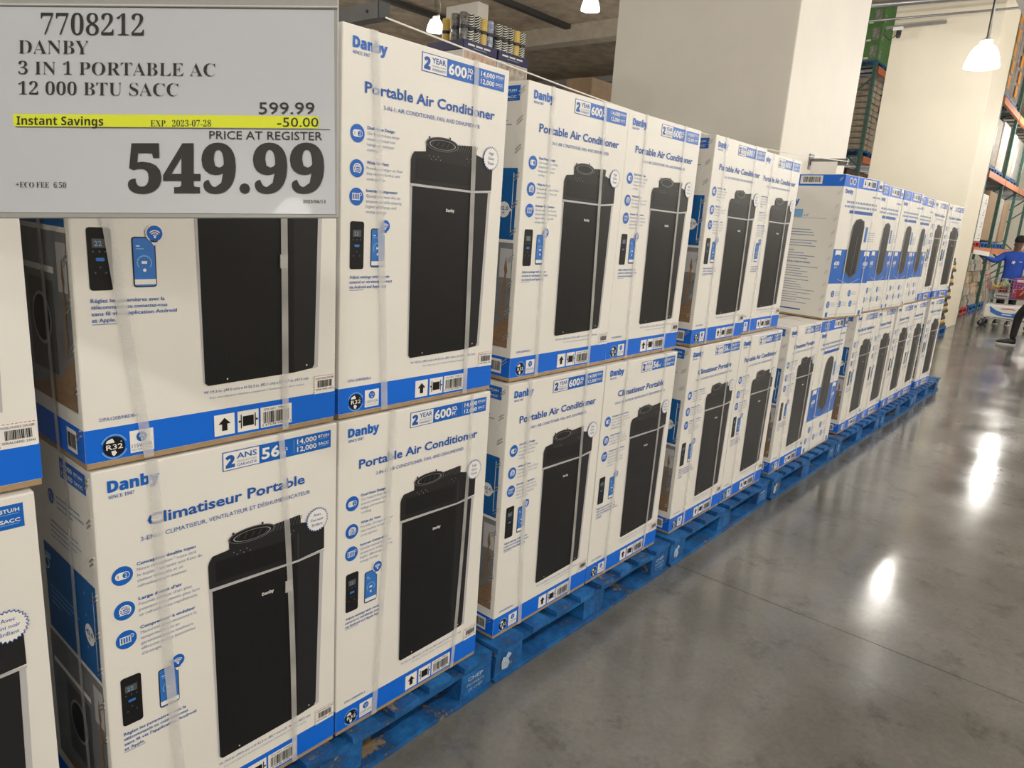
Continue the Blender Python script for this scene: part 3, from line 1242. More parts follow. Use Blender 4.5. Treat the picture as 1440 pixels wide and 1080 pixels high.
def pallet(x, y, label, rz=0.0, group='blue pallets under the cartons', rnd=None, z=0.0):
    rnd = rnd or random
    t = thing('wooden_pallet', label, 'pallet', (x, y, z), math.radians(rz), group)
    w8 = [0.138] + [0.095] * 6 + [0.138]
    gap = (PL - sum(w8)) / 7
    u = 0.0
    for k, w in enumerate(w8):
        link('deck_board', rnd.choice(DECK_W if w > 0.1 else DECK_N), t, (u, rnd.uniform(-0.006, 0.004), 0.121), (0, 0, rnd.uniform(-0.004, 0.004)))
        u += w + gap
    for yy in (0.005, PD / 2 - 0.05, PD - 0.105):
        link('stringer_board', rnd.choice(STRINGER), t, (0, yy, 0.1035))
        link('bottom_board', rnd.choice(BOTTOM), t, (0, yy - 0.008, 0.001))
        for k, xx in enumerate((0.0, PL / 2 - 0.0725, PL - 0.145)):
            bl = link('block', rnd.choice(BLOCK), t, (xx, yy + 0.002, 0.0175))
            if yy < 0.1 and k == 2:
                link('stencil_lettering', ME_STENCIL, bl, kind='stuff')
            if yy < 0.1 and k == 0:
                link('stencil_mark', ME_LOGO, bl)
    return t


ORD = {'Y': 'nearest', 'A': 'first', 'B': 'second', 'C': 'third', 'D': 'fourth', 'E': 'fifth', 'F': 'sixth', 'G': 'last'}
PX = {'Z': -2.535, 'A': -1.24, 'B': 0.0, 'C': 1.25, 'D': 2.51, 'E': 3.755, 'F': 5.0, 'G': 6.24}
for k in 'ABCDEFG':
    lab = {'A': 'scuffed blue wooden pallet under the nearest whole carton stack',
           'B': 'scuffed blue wooden pallet under the second carton stack from the left edge',
           'G': 'blue wooden pallet at the far end of the carton row'}.get(k, 'blue wooden pallet under the %s carton stack of the row' % ORD[k])
    pallet(PX[k], 0.0, lab, rz={'C': 0.5, 'F': -0.4}.get(k, 0.0), rnd=random.Random(ord(k)))
pallet(PX['Z'], -0.005, 'blue pallet under the stack cut off by the left edge')

BWm = BW / 1000
ZL, ZU = 0.1425, 0.1425 + BH / 1000 + 0.006


def lab(kind, level, side, stack):
    k = {'en': 'English-front', 'fr': 'French-front', 'alt': 'back-turned'}[kind]
    return '%s air conditioner carton, %s %s of the %s stack' % (k, level, side, stack)


ac_carton('fr', -1.863, 0.0, ZL, 0, 'French-front carton cut off by the left edge, lower one', ((104, 130, 20),))
ac_carton('fr', -1.845, 0.008, ZU, 0.3, 'carton cut off by the left edge, upper one under the price sign', ((104, 130, 20),))
A0 = -1.2026
ac_carton('fr', A0, 0.031, ZL, 0, lab('fr', 'lower', 'left', 'nearest whole'), ((112, 146, 21), (402, 434, 15)), 120, (418, 520, 15))
ac_carton('en', A0 + BWm + 0.006, 0.031, ZL, 0, lab('en', 'lower', 'right', 'nearest whole'), ((170, 130, 18), (475, 446, 14)))
ac_carton('fr', A0 - 0.006, 0.033, ZU, 0, lab('fr', 'upper', 'left', 'nearest whole'), ((22, 114, 20), (416, 420, 16)), 130, (418, 390, 16))
ac_carton('en', A0 + BWm + 0.006, 0.035, ZU, 0, lab('en', 'upper', 'right', 'nearest whole'), ((86, 143, 21), (424, 443, 17)))
ac_carton('en', 0.025, 0.045, ZL, 0, lab('en', 'lower', 'left', 'second'))
ac_carton('fr', 0.025 + BWm + 0.006, 0.045, ZL, 0, lab('fr', 'lower', 'right', 'second'), ((150, 128, 16), (452, 446, 14)))
ac_carton('en', 0.040, 0.062, ZU, 0, lab('en', 'upper', 'left', 'second'), ((118, 134, 17), (402, 440, 16)))
ac_carton('en', 0.040 + BWm + 0.006, 0.066, ZU, 0, lab('en', 'upper', 'right', 'second'), ((122, 140, 16), (420, 440, 15)))
ac_carton('fr', 1.288, 0.05, ZL, 0, lab('fr', 'lower', 'left', 'third'))
ac_carton('en', 1.288 + BWm + 0.006, 0.05, ZL, 0, lab('en', 'lower', 'right', 'third'), ((110, 130, 14), (470, 450, 14)))
ac_carton('en', 1.275, 0.052, ZU, 0, lab('en', 'upper', 'left', 'third'))
ac_carton('en', 1.275 + BWm + 0.012, 0.085, ZU, 0, lab('en', 'upper', 'right', 'third'), ((160, 150, 14), (430, 440, 14)))
ac_carton('fr', 2.545, 0.05, ZL, 0, lab('fr', 'lower', 'left', 'fourth'))
ac_carton('alt', 2.545 + BWm + 0.01, 0.05, ZL, 0, lab('alt', 'lower', 'right', 'fourth'))
ac_carton('alt', 3.165, 0.075, ZU, -9, 'back-turned carton standing askew alone on top of the fourth stack', ((170, 180, 14), (470, 460, 14)))
ac_carton('en', 3.90, 0.05, ZL, 0, lab('en', 'lower', 'left', 'fifth'))
ac_carton('fr', 3.90 + BWm + 0.006, 0.05, ZL, 0, lab('fr', 'lower', 'right', 'fifth'))
ac_carton('alt', 3.915, 0.05, ZU, -2, lab('alt', 'upper', 'left', 'fifth'), ((190, 200, 14), (480, 470, 14)))
ac_carton('alt', 3.915 + BWm + 0.02, 0.03, ZU, -2, lab('alt', 'upper', 'right', 'fifth'), ((190, 200, 14), (480, 470, 14)))
ac_carton('fr', 5.10, 0.05, ZL, 0, lab('fr', 'lower', 'left', 'sixth'))
ac_carton('fr', 5.10 + BWm + 0.006, 0.05, ZL, 0, lab('fr', 'lower', 'right', 'sixth'))
ac_carton('alt', 5.16, 0.05, ZU, 0, lab('alt', 'upper', 'left', 'sixth'), ((190, 200, 14), (480, 470, 14)))
ac_carton('en', 5.16 + BWm + 0.01, 0.05, ZU, 0, lab('en', 'upper', 'right', 'sixth'))
# back rows: the second carton deep on each pallet
for k in 'ABCDEFG':
    for lv in range(2):
        for q in range(2):
            if k == 'G' and q == 1:
                continue
            t = thing('air_conditioner_carton', '%s %s carton in the hidden back row of the %s stack' % (('lower', 'upper')[lv], ('left', 'right')[q], 'nearest whole' if k == 'A' else ORD[k]),
                      'carton', (PX[k] + 0.045 + q * (BWm + 0.006) + (0.12 if k == 'G' else 0.0), 0.582, ZL if lv == 0 else ZU), 0, 'back row cartons')
            for nm, me in PROTO['en'][:3]:
                link(nm, me, t)
ac_carton('en', 6.40, 0.05, ZL, -2, 'English-front carton, lower one at the far end of the row')
ac_carton('en', 6.42, 0.06, ZU, -4, 'English-front carton, upper one at the far end of the row')

# ------------------------------------------------------------------ price sign on a clamp stand that rests on the nearest upper carton
SIGN_T = 1.0
SK = SIGN_T / FPX * 1000                            # millimetres of sign per photo pixel


def sx(px):
    return (px - 232) * SK


def sy(py):
    return (150 - py) * SK


M_PAPER = mat('grey white sign paper', (0.53, 0.56, 0.63), 0.35, spec=0.5, noise=0.05, nscale=3, coat=0.3)
M_TONER = mat('black toner', (0.012, 0.012, 0.014), 0.5)
M_MARKER = mat('yellow highlighter', (0.72, 0.80, 0.03), 0.6)
M_HOLD = mat('grey plastic holder', (0.33, 0.34, 0.34), 0.35)
M_CLEAR = mat('clear sleeve edge', (0.62, 0.63, 0.63), 0.15)
c = CAM + ray(232, 150) * SIGN_T
sign = link('price_sign', None)
tag(sign, 'grey-white price sign reading 549.99 with a yellow savings line', 'sign')
sign.matrix_world = Matrix(((RIGHT.x, UP.x, -FWD.x, c.x), (RIGHT.y, UP.y, -FWD.y, c.y), (RIGHT.z, UP.z, -FWD.z, c.z), (0, 0, 0, 1)))
b = MB()
b.box(sx(-14) / 1000, sy(306) / 1000, -0.006, sx(475) / 1000, sy(-12) / 1000, -0.002, M_HOLD)
link('holder_plate', bevel(b.mesh('holder_plate'), 0.001, 1), sign)
b = MB()
b.add([(sx(x) / 1000, sy(y) / 1000, z) for z in (-0.002, -0.0008) for x, y in ((-10, 9), (469, 14), (471, 301), (-10, 298))],
      [(3, 2, 1, 0), (4, 5, 6, 7), (0, 1, 5, 4), (1, 2, 6, 5), (2, 3, 7, 6), (3, 0, 4, 7)], M_PAPER)
b.build('paper_card', sign)
b = MB()
b.tube([(sx(-12) / 1000, sy(6.5) / 1000, 0.001), (sx(475) / 1000, sy(10.5) / 1000, 0.001)], 0.0016, M_CLEAR, 6)
b.build('sleeve_edge', sign)


def sign_text(name, rows):
    a = Art('sign')
    a.EPS = 0.0
    for (s, x0, x1, ytop, ybot, kind, bold, m_, layer, slope) in rows:
        a.text(s, sx(x0), sy(ybot), (ybot - ytop) * SK, m_, layer, w=(x1 - x0) * SK, bold=bold, kind=kind, slope=slope)
    o = a.build(name, sign)
    o['kind'] = 'stuff'
    return o


SL = -0.011
sign_text('item_lettering', [('7708212', 57.5, 202.5, 20, 49, 'serif', -0.011, M_TONER, 1, SL),
                             ('DANBY', 26, 125, 57, 75.5, 'serif', -0.011, M_TONER, 1, SL),
                             ('3 IN 1 PORTABLE AC', 26, 303, 87, 104.5, 'serif', -0.011, M_TONER, 1, SL),
                             ('12 000 BTU SACC', 26, 251, 115.5, 133, 'serif', -0.011, M_TONER, 1, SL)])
a = Art('sign')
a.EPS = 0.0
a.poly([(sx(20), sy(177.5)), (sx(447), sy(180.5)), (sx(449), sy(171)), (sx(447), sy(163.5)), (sx(300), sy(162)), (sx(19), sy(160)), (sx(18), sy(168))], M_MARKER, 0)
a.build('highlighter_stripe', sign)
a = Art('sign')
a.EPS = 0.0
a.line(sx(22.5), sy(178.5), sx(464), sy(182.2), 0.8, M_TONER, 1)
a.build('rule_line', sign)
sign_text('savings_lettering', [('599.99', 364, 442.5, 144, 160.5, 'sans', 0.004, M_TONER, 1, 0),
                                ('-50.00', 390, 448, 165.5, 178.5, 'sans', 0.004, M_TONER, 1, 0),
                                ('Instant Savings', 23.5, 145.5, 163.5, 175.5, 'sansb', 0.0, M_TONER, 1, SL),
                                ('EXP.  2023-07-28', 212, 297, 169.5, 178, 'serif', -0.011, M_TONER, 1, 0),
                                ('PRICE AT REGISTER', 294.5, 453.5, 184, 195.5, 'sans', 0.004, M_TONER, 1, SL),
                                ('+ECO FEE  6.50', 22.5, 93, 256, 263.5, 'serif', -0.011, M_TONER, 1, SL),
                                ('2023/06/13', 426, 458, 281, 285.5, 'sans', 0.004, M_TONER, 1, 0)])
sign_text('price_lettering', [('549.99', 180, 456, 203, 270, 'serif', 0.02, M_TONER, 1, 0)])
# stand: weighted foot on the carton top, post, forward arm and two drop clips
arm_pts = [Vector((-0.93, 0.30, ZU + BH / 1000 + 0.01)), Vector((-0.93, 0.30, 2.24))]
top_c = CAM + (ray(232, -14)) * SIGN_T
stand = thing('sign_stand', 'grey tube stand on the carton top carrying the price sign', 'stand', (-0.93, 0.30, ZU + BH / 1000 + 0.006))
sp = Vector(stand.location)
b = MB()
b.lathe([(0.0, 0), (0.09, 0), (0.09, 0.008), (0.03, 0.014), (0.0, 0.014)], M_STEEL, n=20)
b.build('foot', stand)
b = MB()
b.tube([(0, 0, 0.01), (0, 0, 0.22)], 0.011, M_STEEL, 10)
b.build('post', stand)
hook = Vector((top_c.x, top_c.y, sp.z + 0.22)) - sp
b = MB()
b.bar((0, 0, 0.215), hook + Vector((0, 0, -0.005)), 0.018, 0.018, M_STEEL)
b.build('arm', stand)
for d in (-0.16, 0.16):
    q = top_c + RIGHT * d - sp
    b = MB()
    b.tube([hook + Vector((0, 0, -0.005)), q + Vector((0, 0, 0.03)), q - FWD * -0.004], 0.003, M_STEEL, 6)
    b.build('drop_rod', stand)

# ------------------------------------------------------------------ sign bars with a cord between them
def sign_arm(x, y0, y1, z, label):
    t = thing('steel_sign_holder', label, 'sign holder', (x, y0, z))
    L = y1 - y0
    b = MB()
    for bx in ((-0.026, 0.004, -0.029, 0.026, L, -0.025), (-0.026, 0.004, 0.025, 0.026, L, 0.029), (-0.026, 0.004, -0.025, -0.022, L, 0.025),
               (0.022, 0.004, -0.025, 0.026, L, 0.025)):
        b.box(*bx, M_TUBE)
    b.build('tube', t)
    b = MB()
    b.box(-0.0265, 0.0, -0.0295, 0.0265, 0.006, 0.0295, M_CAP)
    b.build('end_cap', t)
    b = MB()
    b.lathe([(0.006, 0), (0.006, 0.003), (0, 0.003)], M_CAP, c=(0, 0.0, 0.0), n=8)
    o = b.build('bolt', t)
    o.rotation_euler = (0, -PI / 2, 0)
    o.location = (-0.026, 0.07, 0)
    return t


M_TUBE = mat('grey painted steel tube', (0.20, 0.20, 0.21), 0.5, metal=0.3, noise=0.2, nscale=12)
t = sign_arm(0.215, 0.945, 2.20, 2.300, 'grey square steel arm with black end cap above the nearest cartons')
b = MB()
b.box(-0.035, 1.255, -2.30, 0.035, 1.325, 0.06, M_TUBE)
b.build('post', t)
t = sign_arm(5.56, 0.80, 1.14, 2.27, 'grey square steel arm sticking out of the broad white column')
b = MB()
b.box(-0.06, 0.330, -0.07, 0.06, 0.339, 0.07, M_TUBE)
b.build('base_plate', t)
b = MB()
b.box(-0.004, 0.08, -0.24, -0.001, 0.32, 0.0, M_PW)
o = b.build('paper_note', t)
o.location = (-0.030, 0, 0)
b = MB()
n = 14
b.tube([(0.215 + (5.56 - 0.215) * k / n, 0.938 + (0.79 - 0.938) * k / n, 2.275 - 0.10 * math.sin(PI * k / n)) for k in range(n + 1)], 0.0035, M_PW, 6)
tag(b.build('cord'), 'thin white cord stretched between the two steel arms', 'cord')

# ------------------------------------------------------------------ display trays of wrapped rolls on a tall shelf behind
def leaf_material(name, c1, c2):
    m = bpy.data.materials.new(name)
    m.use_nodes = True
    nt = m.node_tree
    bs = nt.nodes['Principled BSDF']
    bs.inputs['Roughness'].default_value = 0.25
    tc = nt.nodes.new('ShaderNodeTexCoord')
    sp_ = nt.nodes.new('ShaderNodeSeparateXYZ')
    nt.links.new(tc.outputs['Object'], sp_.inputs[0])
    ab = nt.nodes.new('ShaderNodeMath')
    ab.operation = 'ABSOLUTE'
    nt.links.new(sp_.outputs[0], ab.inputs[0])
    ad = nt.nodes.new('ShaderNodeMath')
    nt.links.new(ab.outputs[0], ad.inputs[0])
    nt.links.new(sp_.outputs[2], ad.inputs[1])
    mu = nt.nodes.new('ShaderNodeMath')
    mu.operation = 'MULTIPLY'
    mu.inputs[1].default_value = 330
    nt.links.new(ad.outputs[0], mu.inputs[0])
    si = nt.nodes.new('ShaderNodeMath')
    si.operation = 'SINE'
    nt.links.new(mu.outputs[0], si.inputs[0])
    r = nt.nodes.new('ShaderNodeValToRGB')
    r.color_ramp.elements[0].position = 0.0
    r.color_ramp.elements[0].color = (*c1, 1)
    r.color_ramp.elements[1].position = 0.25
    r.color_ramp.elements[1].color = (*c2, 1)
    nt.links.new(si.outputs[0], r.inputs[0])
    nt.links.new(r.outputs[0], bs.inputs['Base Color'])
    return m


M_LEAF = leaf_material('leaf patterned wrap', (0.02, 0.025, 0.02), (0.72, 0.73, 0.68))
M_LEAF2 = mat('dark glossy wrap', (0.02, 0.022, 0.025), 0.2, noise=0.6, nscale=40, col2=(0.35, 0.36, 0.36))
M_YROLL = mat('yellow wrap', (0.68, 0.50, 0.14), 0.35)
M_BLUER = mat('blue floral wrap', (0.62, 0.68, 0.75), 0.3, noise=0.9, nscale=45, col2=(0.03, 0.08, 0.35))
M_BAND = mat('dark rubber band', (0.03, 0.03, 0.05), 0.5)
M_TRAYN = mat('navy tray print', (0.028, 0.028, 0.10), 0.5)
M_FOOD = mat('food picture print', (0.72, 0.66, 0.58), 0.4, noise=0.8, nscale=14, col2=(0.42, 0.16, 0.07))
M_FOOD2 = mat('salad picture print', (0.70, 0.68, 0.60), 0.4, noise=0.8, nscale=14, col2=(0.18, 0.10, 0.08))
ROLL = {}
for nm, mm in (('leaf', M_LEAF), ('dark', M_LEAF2), ('yellow', M_YROLL), ('floral', M_BLUER)):
    b = MB()
    b.lathe([(0.0, 0.0), (0.035, 0.0), (0.036, 0.004), (0.036, 0.273), (0.032, 0.278), (0.010, 0.272), (0.0, 0.272)], mm, n=14)
    ROLL[nm] = b.mesh('wrapped_roll', True)
b = MB()
b.lathe([(0.0362, 0.155), (0.0368, 0.16), (0.0368, 0.178), (0.0362, 0.182)], M_BAND, n=14)
ROLLBAND = b.mesh('band', True)
SHZ = 2.605
sh = thing('shelf_unit', 'tall grey steel shelf unit hidden behind the nearest cartons', 'shelf', (2.62, 2.95, 0))
b = MB()
b.box(0, 0, SHZ - 0.04, 1.1, 0.62, SHZ, M_STEEL)
b.build('shelf_board', sh)
for x in (0.02, 1.06):
    for y in (0.02, 0.6):
        b = MB()
        b.bar((x, y, 0), (x, y, SHZ - 0.04), 0.04, 0.04, M_STEEL)
        b.build('post', sh)
for i, (x0, food) in enumerate(((2.78, M_FOOD), (3.205, M_FOOD2))):
    t = thing('display_carton', ('navy banded display carton with an orange food picture behind the nearest cartons',
                                 'navy banded display carton with a dark salad picture next to the second stack')[i], 'display carton', (x0, 3.1, SHZ))
    b = MB()
    b.box(0, 0, 0, 0.40, 0.42, 0.276, M_PW)
    b.build('carton', t)
    b = MB()
    b.box(0.012, -0.004, 0.015, 0.388, 0.0, 0.265, food)
    b.build('food_picture', t)
    b = MB()
    b.box(-0.004, -0.006, 0.276, 0.404, 0.002, 0.350, M_TRAYN)
    b.box(-0.006, -0.006, 0.276, 0.002, 0.424, 0.350, M_TRAYN)
    b.box(0.398, -0.004, 0.276, 0.406, 0.424, 0.350, M_TRAYN)
    b.box(0.0, 0.414, 0.276, 0.40, 0.424, 0.350, M_TRAYN)
    b.box(0.0, 0.0, 0.272, 0.40, 0.42, 0.282, M_TRAYN)
    b.build('tray', t)
    a = Art()
    for k in range(3):
        a.rect(50 + k * 95, 312, 130 + k * 95, 326, M_PW, 12)
    a.rect(120, 294, 280, 301, M_INKP, 12)
    a.build('tray_lettering', t, kind='stuff')
    for r_ in range(4):
        for k in range(5):
            kind = 'leaf'
            if i == 0 and (k == 0):
                kind = 'dark'
            if (i == 0 and (r_, k) in ((0, 3), (2, 1), (3, 1))) or (i == 1 and (r_, k) in ((0, 3), (1, 4))):
                kind = 'yellow'
            if i == 0 and (r_, k) in ((0, 4),):
                kind = 'floral'
            if i == 0 and (r_, k) in ((2, 0), (3, 0), (2, 2)):
                continue
            rl = link('wrapped_roll', ROLL[kind], None, (x0 + 0.046 + k * 0.077, 3.150 + r_ * 0.095, SHZ + 0.283), (0, 0, random.uniform(0, 1)))
            link('band', ROLLBAND, rl)
            tag(rl, {'leaf': 'leaf patterned wrapped roll in the %s display carton', 'dark': 'dark glossy wrapped roll in the %s display carton',
                     'yellow': 'plain yellow wrapped roll in the %s display carton', 'floral': 'blue floral wrapped roll in the %s display carton'}[kind]
                % ('left', 'right')[i], 'roll', 'wrapped rolls in the %s display carton' % ('left', 'right')[i])

# ------------------------------------------------------------------ storage racks
def upright(b, x, y, z0, z1, w=0.09):
    b.box(x - w / 2, y - 0.035, z0, x + w / 2, y + 0.035, z1, M_GREEN)
    z = z0 + 0.2
    while z < z1 - 0.1:
        b.box(x - w / 2 - 0.002, y - 0.012, z, x - w / 2 + 0.001, y + 0.012, z + 0.02, M_DARKB)
        b.box(x - 0.012, y - 0.037, z, x + 0.012, y - 0.034, z + 0.02, M_DARKB)
        z += 0.15


M_WRAP = mat('grey stretch wrapped goods', (0.50, 0.48, 0.45), 0.25, noise=0.4, nscale=9, bump=0.5, bscale=14)
M_BROWN = mat('brown carton', (0.36, 0.25, 0.15), 0.75, noise=0.25, nscale=7)
M_BAG = mat('brown grey paper sack', (0.46, 0.39, 0.31), 0.7, noise=0.45, nscale=10, bump=0.4, bscale=18)
M_BAG2 = mat('pale printed sack', (0.70, 0.66, 0.60), 0.6, noise=0.5, nscale=13, bump=0.4, bscale=18)
M_GBOX = mat('green printed carton', (0.10, 0.27, 0.07), 0.5, noise=0.3, nscale=9)
M_GBOX2 = mat('dark picture print', (0.05, 0.06, 0.05), 0.4, noise=0.7, nscale=18, col2=(0.45, 0.45, 0.42))
M_ORG = mat('orange packaging', (0.75, 0.30, 0.03), 0.4, noise=0.3, nscale=8)
M_CLWRAP = mat('shiny clear wrap over silver goods', (0.55, 0.55, 0.57), 0.15, metal=0.4, noise=0.5, nscale=10, bump=0.8, bscale=16)
M_WOODPAL = M_PALLET


def simple_pallet(x, y, z, label, group, lx=1.2, ly=1.0, m_=None):
    t = thing('wooden_pallet', label, 'pallet', (x, y, z), 0, group)
    m_ = m_ or M_PALLET
    b = MB()
    b.box(0, 0, 0.10, lx, ly, 0.14, m_)
    b.build('deck', t)
    for xx in (0, lx / 2 - 0.06, lx - 0.12):
        for yy in (0, ly - 0.1):
            b = MB()
            b.box(xx, yy, 0.02, xx + 0.12, yy + 0.1, 0.10, m_)
            b.build('block', t)
    b = MB()
    b.box(0, 0, 0, lx, 0.1, 0.02, m_)
    b.build('bottom_board', t)
    b = MB()
    b.box(0, ly - 0.1, 0, lx, ly, 0.02, m_)
    b.build('bottom_board', t)
    return t


def rack(name_label, x0, bays, bay_w, y0, depth, levels, h, loc_beam=True):
    t = thing('storage_rack', name_label, 'rack', (x0, y0, 0))
    for k in range(bays + 1):
        x = k * bay_w
        for yy in (0.035, depth - 0.035):
            b = MB()
            upright(b, x, yy, 0, h)
            b.build('upright', t)
        z = 0.3
        i = 0
        b = MB()
        while z + 1.0 < h:
            ya, yb = (0.035, depth - 0.035) if i % 2 else (depth - 0.035, 0.035)
            b.bar((x, ya, z), (x, yb, z + 0.95), 0.035, 0.035, M_GREEN)
            z += 0.95
            i += 1
        b.build('diagonal_brace', t, kind='stuff')
        b = MB()
        for zl in levels:
            b.bar((x, 0.035, zl + 0.06), (x, depth - 0.035, zl + 0.06), 0.035, 0.035, M_GREEN)
        b.build('cross_brace', t, kind='stuff')
    for k in range(bays):
        for zl in levels:
            for yy in (0.0, depth):
                b = MB()
                b.box(k * bay_w + 0.045, yy - 0.03, zl - 0.07, (k + 1) * bay_w - 0.045, yy + 0.03, zl + 0.07, M_ORANGE)
                b.build('beam', t)
            for q in range(4):
                b = MB()
                xx = k * bay_w + bay_w * (q + 0.5) / 4
                b.box(xx - 0.05, 0.03, zl + 0.02, xx + 0.05, depth - 0.03, zl + 0.069, M_STEEL)
                b.build('deck_bar', t)
    return t


# rack along the far aisle (right edge of the photo)
RBY, RBX = 1.5, 18.0
rack('green and orange storage rack along the far aisle behind the shopper', RBX, 4, 2.75, RBY, 1.15, (1.52, 3.23, 4.80), 6.6)
# rack seen end-on between the two columns
RAX, RAY = 15.95, 3.66
rack('green storage rack seen end-on between the two white columns', RAX, 2, 2.7, RAY, 1.15, (1.2, 3.33, 5.20), 5.35)

# goods of the end-on rack
simple_pallet(RAX + 0.10, RAY + 0.05, 3.402, 'blue pallet under paper sacks on the end-on rack', 'pallets on the end-on rack')
simple_pallet(RAX + 0.10, RAY + 0.05, 5.272, 'blue pallet under green cartons on top of the end-on rack', 'pallets on the end-on rack')
SACK = []
for v in range(3):
    b = MB()
    b.box(0, 0, 0, 0.40, 0.33, 0.125, M_BAG if v < 2 else M_BAG2)
    me = bevel(b.mesh('paper_sack'), 0.045, 2)
    SACK.append(me)
for lv in range(12):
    for k in range(3):
        for d in range(2 if lv < 14 else 1):
            o = link('paper_sack', SACK[(lv * 3 + k * 2 + d) % 3], None, (RAX + 0.12 + d * 0.42, RAY + 0.06 + k * 0.335 + 0.01 * (lv % 2), 3.545 + lv * 0.1265))
            tag(o, 'brown paper sack stacked on the end-on rack', 'sack', 'paper sacks on the end-on rack')
GB = MB()
GB.box(0, 0, 0, 0.50, 0.335, 0.36, M_GBOX)
GBM = GB.mesh('carton')
b = MB()
b.box(-0.002, 0.05, 0.06, 0.0, 0.19, 0.30, M_GBOX2)
b.box(0.06, -0.002, 0.05, 0.22, 0.0, 0.22, M_GBOX2)
GPIC = b.mesh('picture')
b = MB()
b.box(-0.003, 0.20, 0.03, 0.0, 0.29, 0.07, M_PW)
GLAB = b.mesh('white_label')
for lv in range(4):
    for k in range(3):
        for d in range(2):
            t = thing('green_carton', 'green printed carton stacked on top of the end-on rack', 'carton',
                      (RAX + 0.12 + d * 0.505, RAY + 0.055 + k * 0.337, 5.415 + lv * 0.362), 0, 'green cartons on the end-on rack')
            link('carton', GBM, t)
            if d == 0:
                link('picture', GPIC, t)
                link('white_label', GLAB, t)
# lower level, mostly hidden
for k in range(3):
    b = MB()
    b.box(0, 0, 0, 0.9, 0.33, 1.5, M_BROWN)
    tag(b.build('brown_carton', loc=(RAX + 0.12, RAY + 0.06 + k * 0.336, 1.272)), 'tall brown carton low on the end-on rack', 'carton', 'brown cartons on the end-on rack')

# goods of the far aisle rack
WC = MB()
WC.box(0, 0, 0, 0.62, 0.5, 0.27, M_PW)
WCM = bevel(WC.mesh('carton'), 0.006, 1)
a = Art()
a.ring(330, 140, 70, 12, M_GREYD, 1, ry=45)
a.line(270, 120, 390, 160, 14, M_GREYD, 1)
a.rect(120, 60, 500, 72, M_GREYD, 1)
WCA = a.mesh('line_drawing')
a = Art('left', 500)
a.ring(250, 140, 70, 12, M_GREYD, 1, ry=45)
a.line(200, 120, 300, 160, 14, M_GREYD, 1)
WCB = a.mesh('line_drawing')
M_REDP = mat('red painted wood', (0.42, 0.03, 0.035), 0.6, noise=0.3, nscale=8)
simple_pallet(RBX + 0.10, RBY + 0.06, 1.592, 'red pallet under white cartons on the far aisle rack', 'pallets on the far aisle rack', 1.25, 1.0, M_REDP)
for lv in range(4):
    for k in range(2):
        t = thing('white_carton', 'white carton with a line drawing on the far aisle rack', 'carton',
                  (RBX + 0.12 + k * 0.625, RBY + 0.07, 1.734 + lv * 0.272), 0, 'white cartons on the far aisle rack')
        link('carton', WCM, t)
        link('line_drawing', WCA, t)
        link('line_drawing', WCB, t)


def wrapped(x, y, z, lx, ly, lz, m_, label, group=None, jit=0.02):
    b = MB()
    b.box(0, 0, 0, lx, ly, lz, m_, jit)
    me = bevel(b.mesh('wrapped_load'), 0.03, 2)
    o = link('wrapped_load', me, None, (x, y, z))
    return tag(o, label, 'wrapped load', group)


for k, (dx, z, lz, m_, what) in enumerate(((1.50, 1.592, 1.25, M_BROWN, 'tall brown wrapped load beside the white cartons'),
                                          (2.95, 1.592, 1.2, M_WRAP, 'grey stretch wrapped load above the shopper'),
                                          (4.25, 1.592, 1.15, M_BROWN, 'brown wrapped load at the right edge on the middle shelf'),
                                          (0.15, 3.302, 1.1, M_BAG, 'dark brown bundle on the upper shelf of the far rack'),
                                          (1.5, 3.302, 1.15, M_BAG2, 'pale bundle on the upper shelf of the far rack'),
                                          (2.95, 3.302, 1.1, M_BAG, 'brown bundle at the right edge of the upper shelf'),
                                          (4.3, 3.302, 1.1, M_WRAP, 'grey wrapped bundle at the right edge of the upper shelf'))):
    simple_pallet(RBX + dx, RBY + 0.06, z, 'blue pallet under the ' + what, 'pallets on the far aisle rack', 1.15, 1.0)
    wrapped(RBX + dx + 0.02, RBY + 0.08, z + 0.162, 1.1, 0.95, lz - 0.06, m_, what)
simple_pallet(RBX + 0.15, RBY + 0.06, 4.872, 'blue pallet under the clear wrapped load on the rack top', 'pallets on the far aisle rack', 1.2, 1.0)
simple_pallet(RBX + 1.45, RBY + 0.06, 4.872, 'blue pallet beside the clear wrapped load on the rack top', 'pallets on the far aisle rack', 1.2, 1.0)
for k in range(2):
    t = thing('clear_wrapped_load', ('clear wrapped silver and orange load on the near end of the rack top',
                                     'clear wrapped silver and orange load further along the rack top')[k], 'wrapped load', (RBX + 0.17 + 1.3 * k, RBY + 0.08, 5.034))
    b = MB()
    b.box(0, 0, 0, 1.15, 0.95, 1.75, M_CLWRAP, 0.02)
    link('wrapped_body', bevel(b.mesh('wrapped_body'), 0.03, 2), t)
    for q in range(5):
        b = MB()
        b.box(0.25 + 0.1 * (q % 2), -0.035, 0.1 + q * 0.33, 0.55 + 0.1 * (q % 2), -0.02, 0.36 + q * 0.33, M_ORG)
        b.build('orange_pack', t)
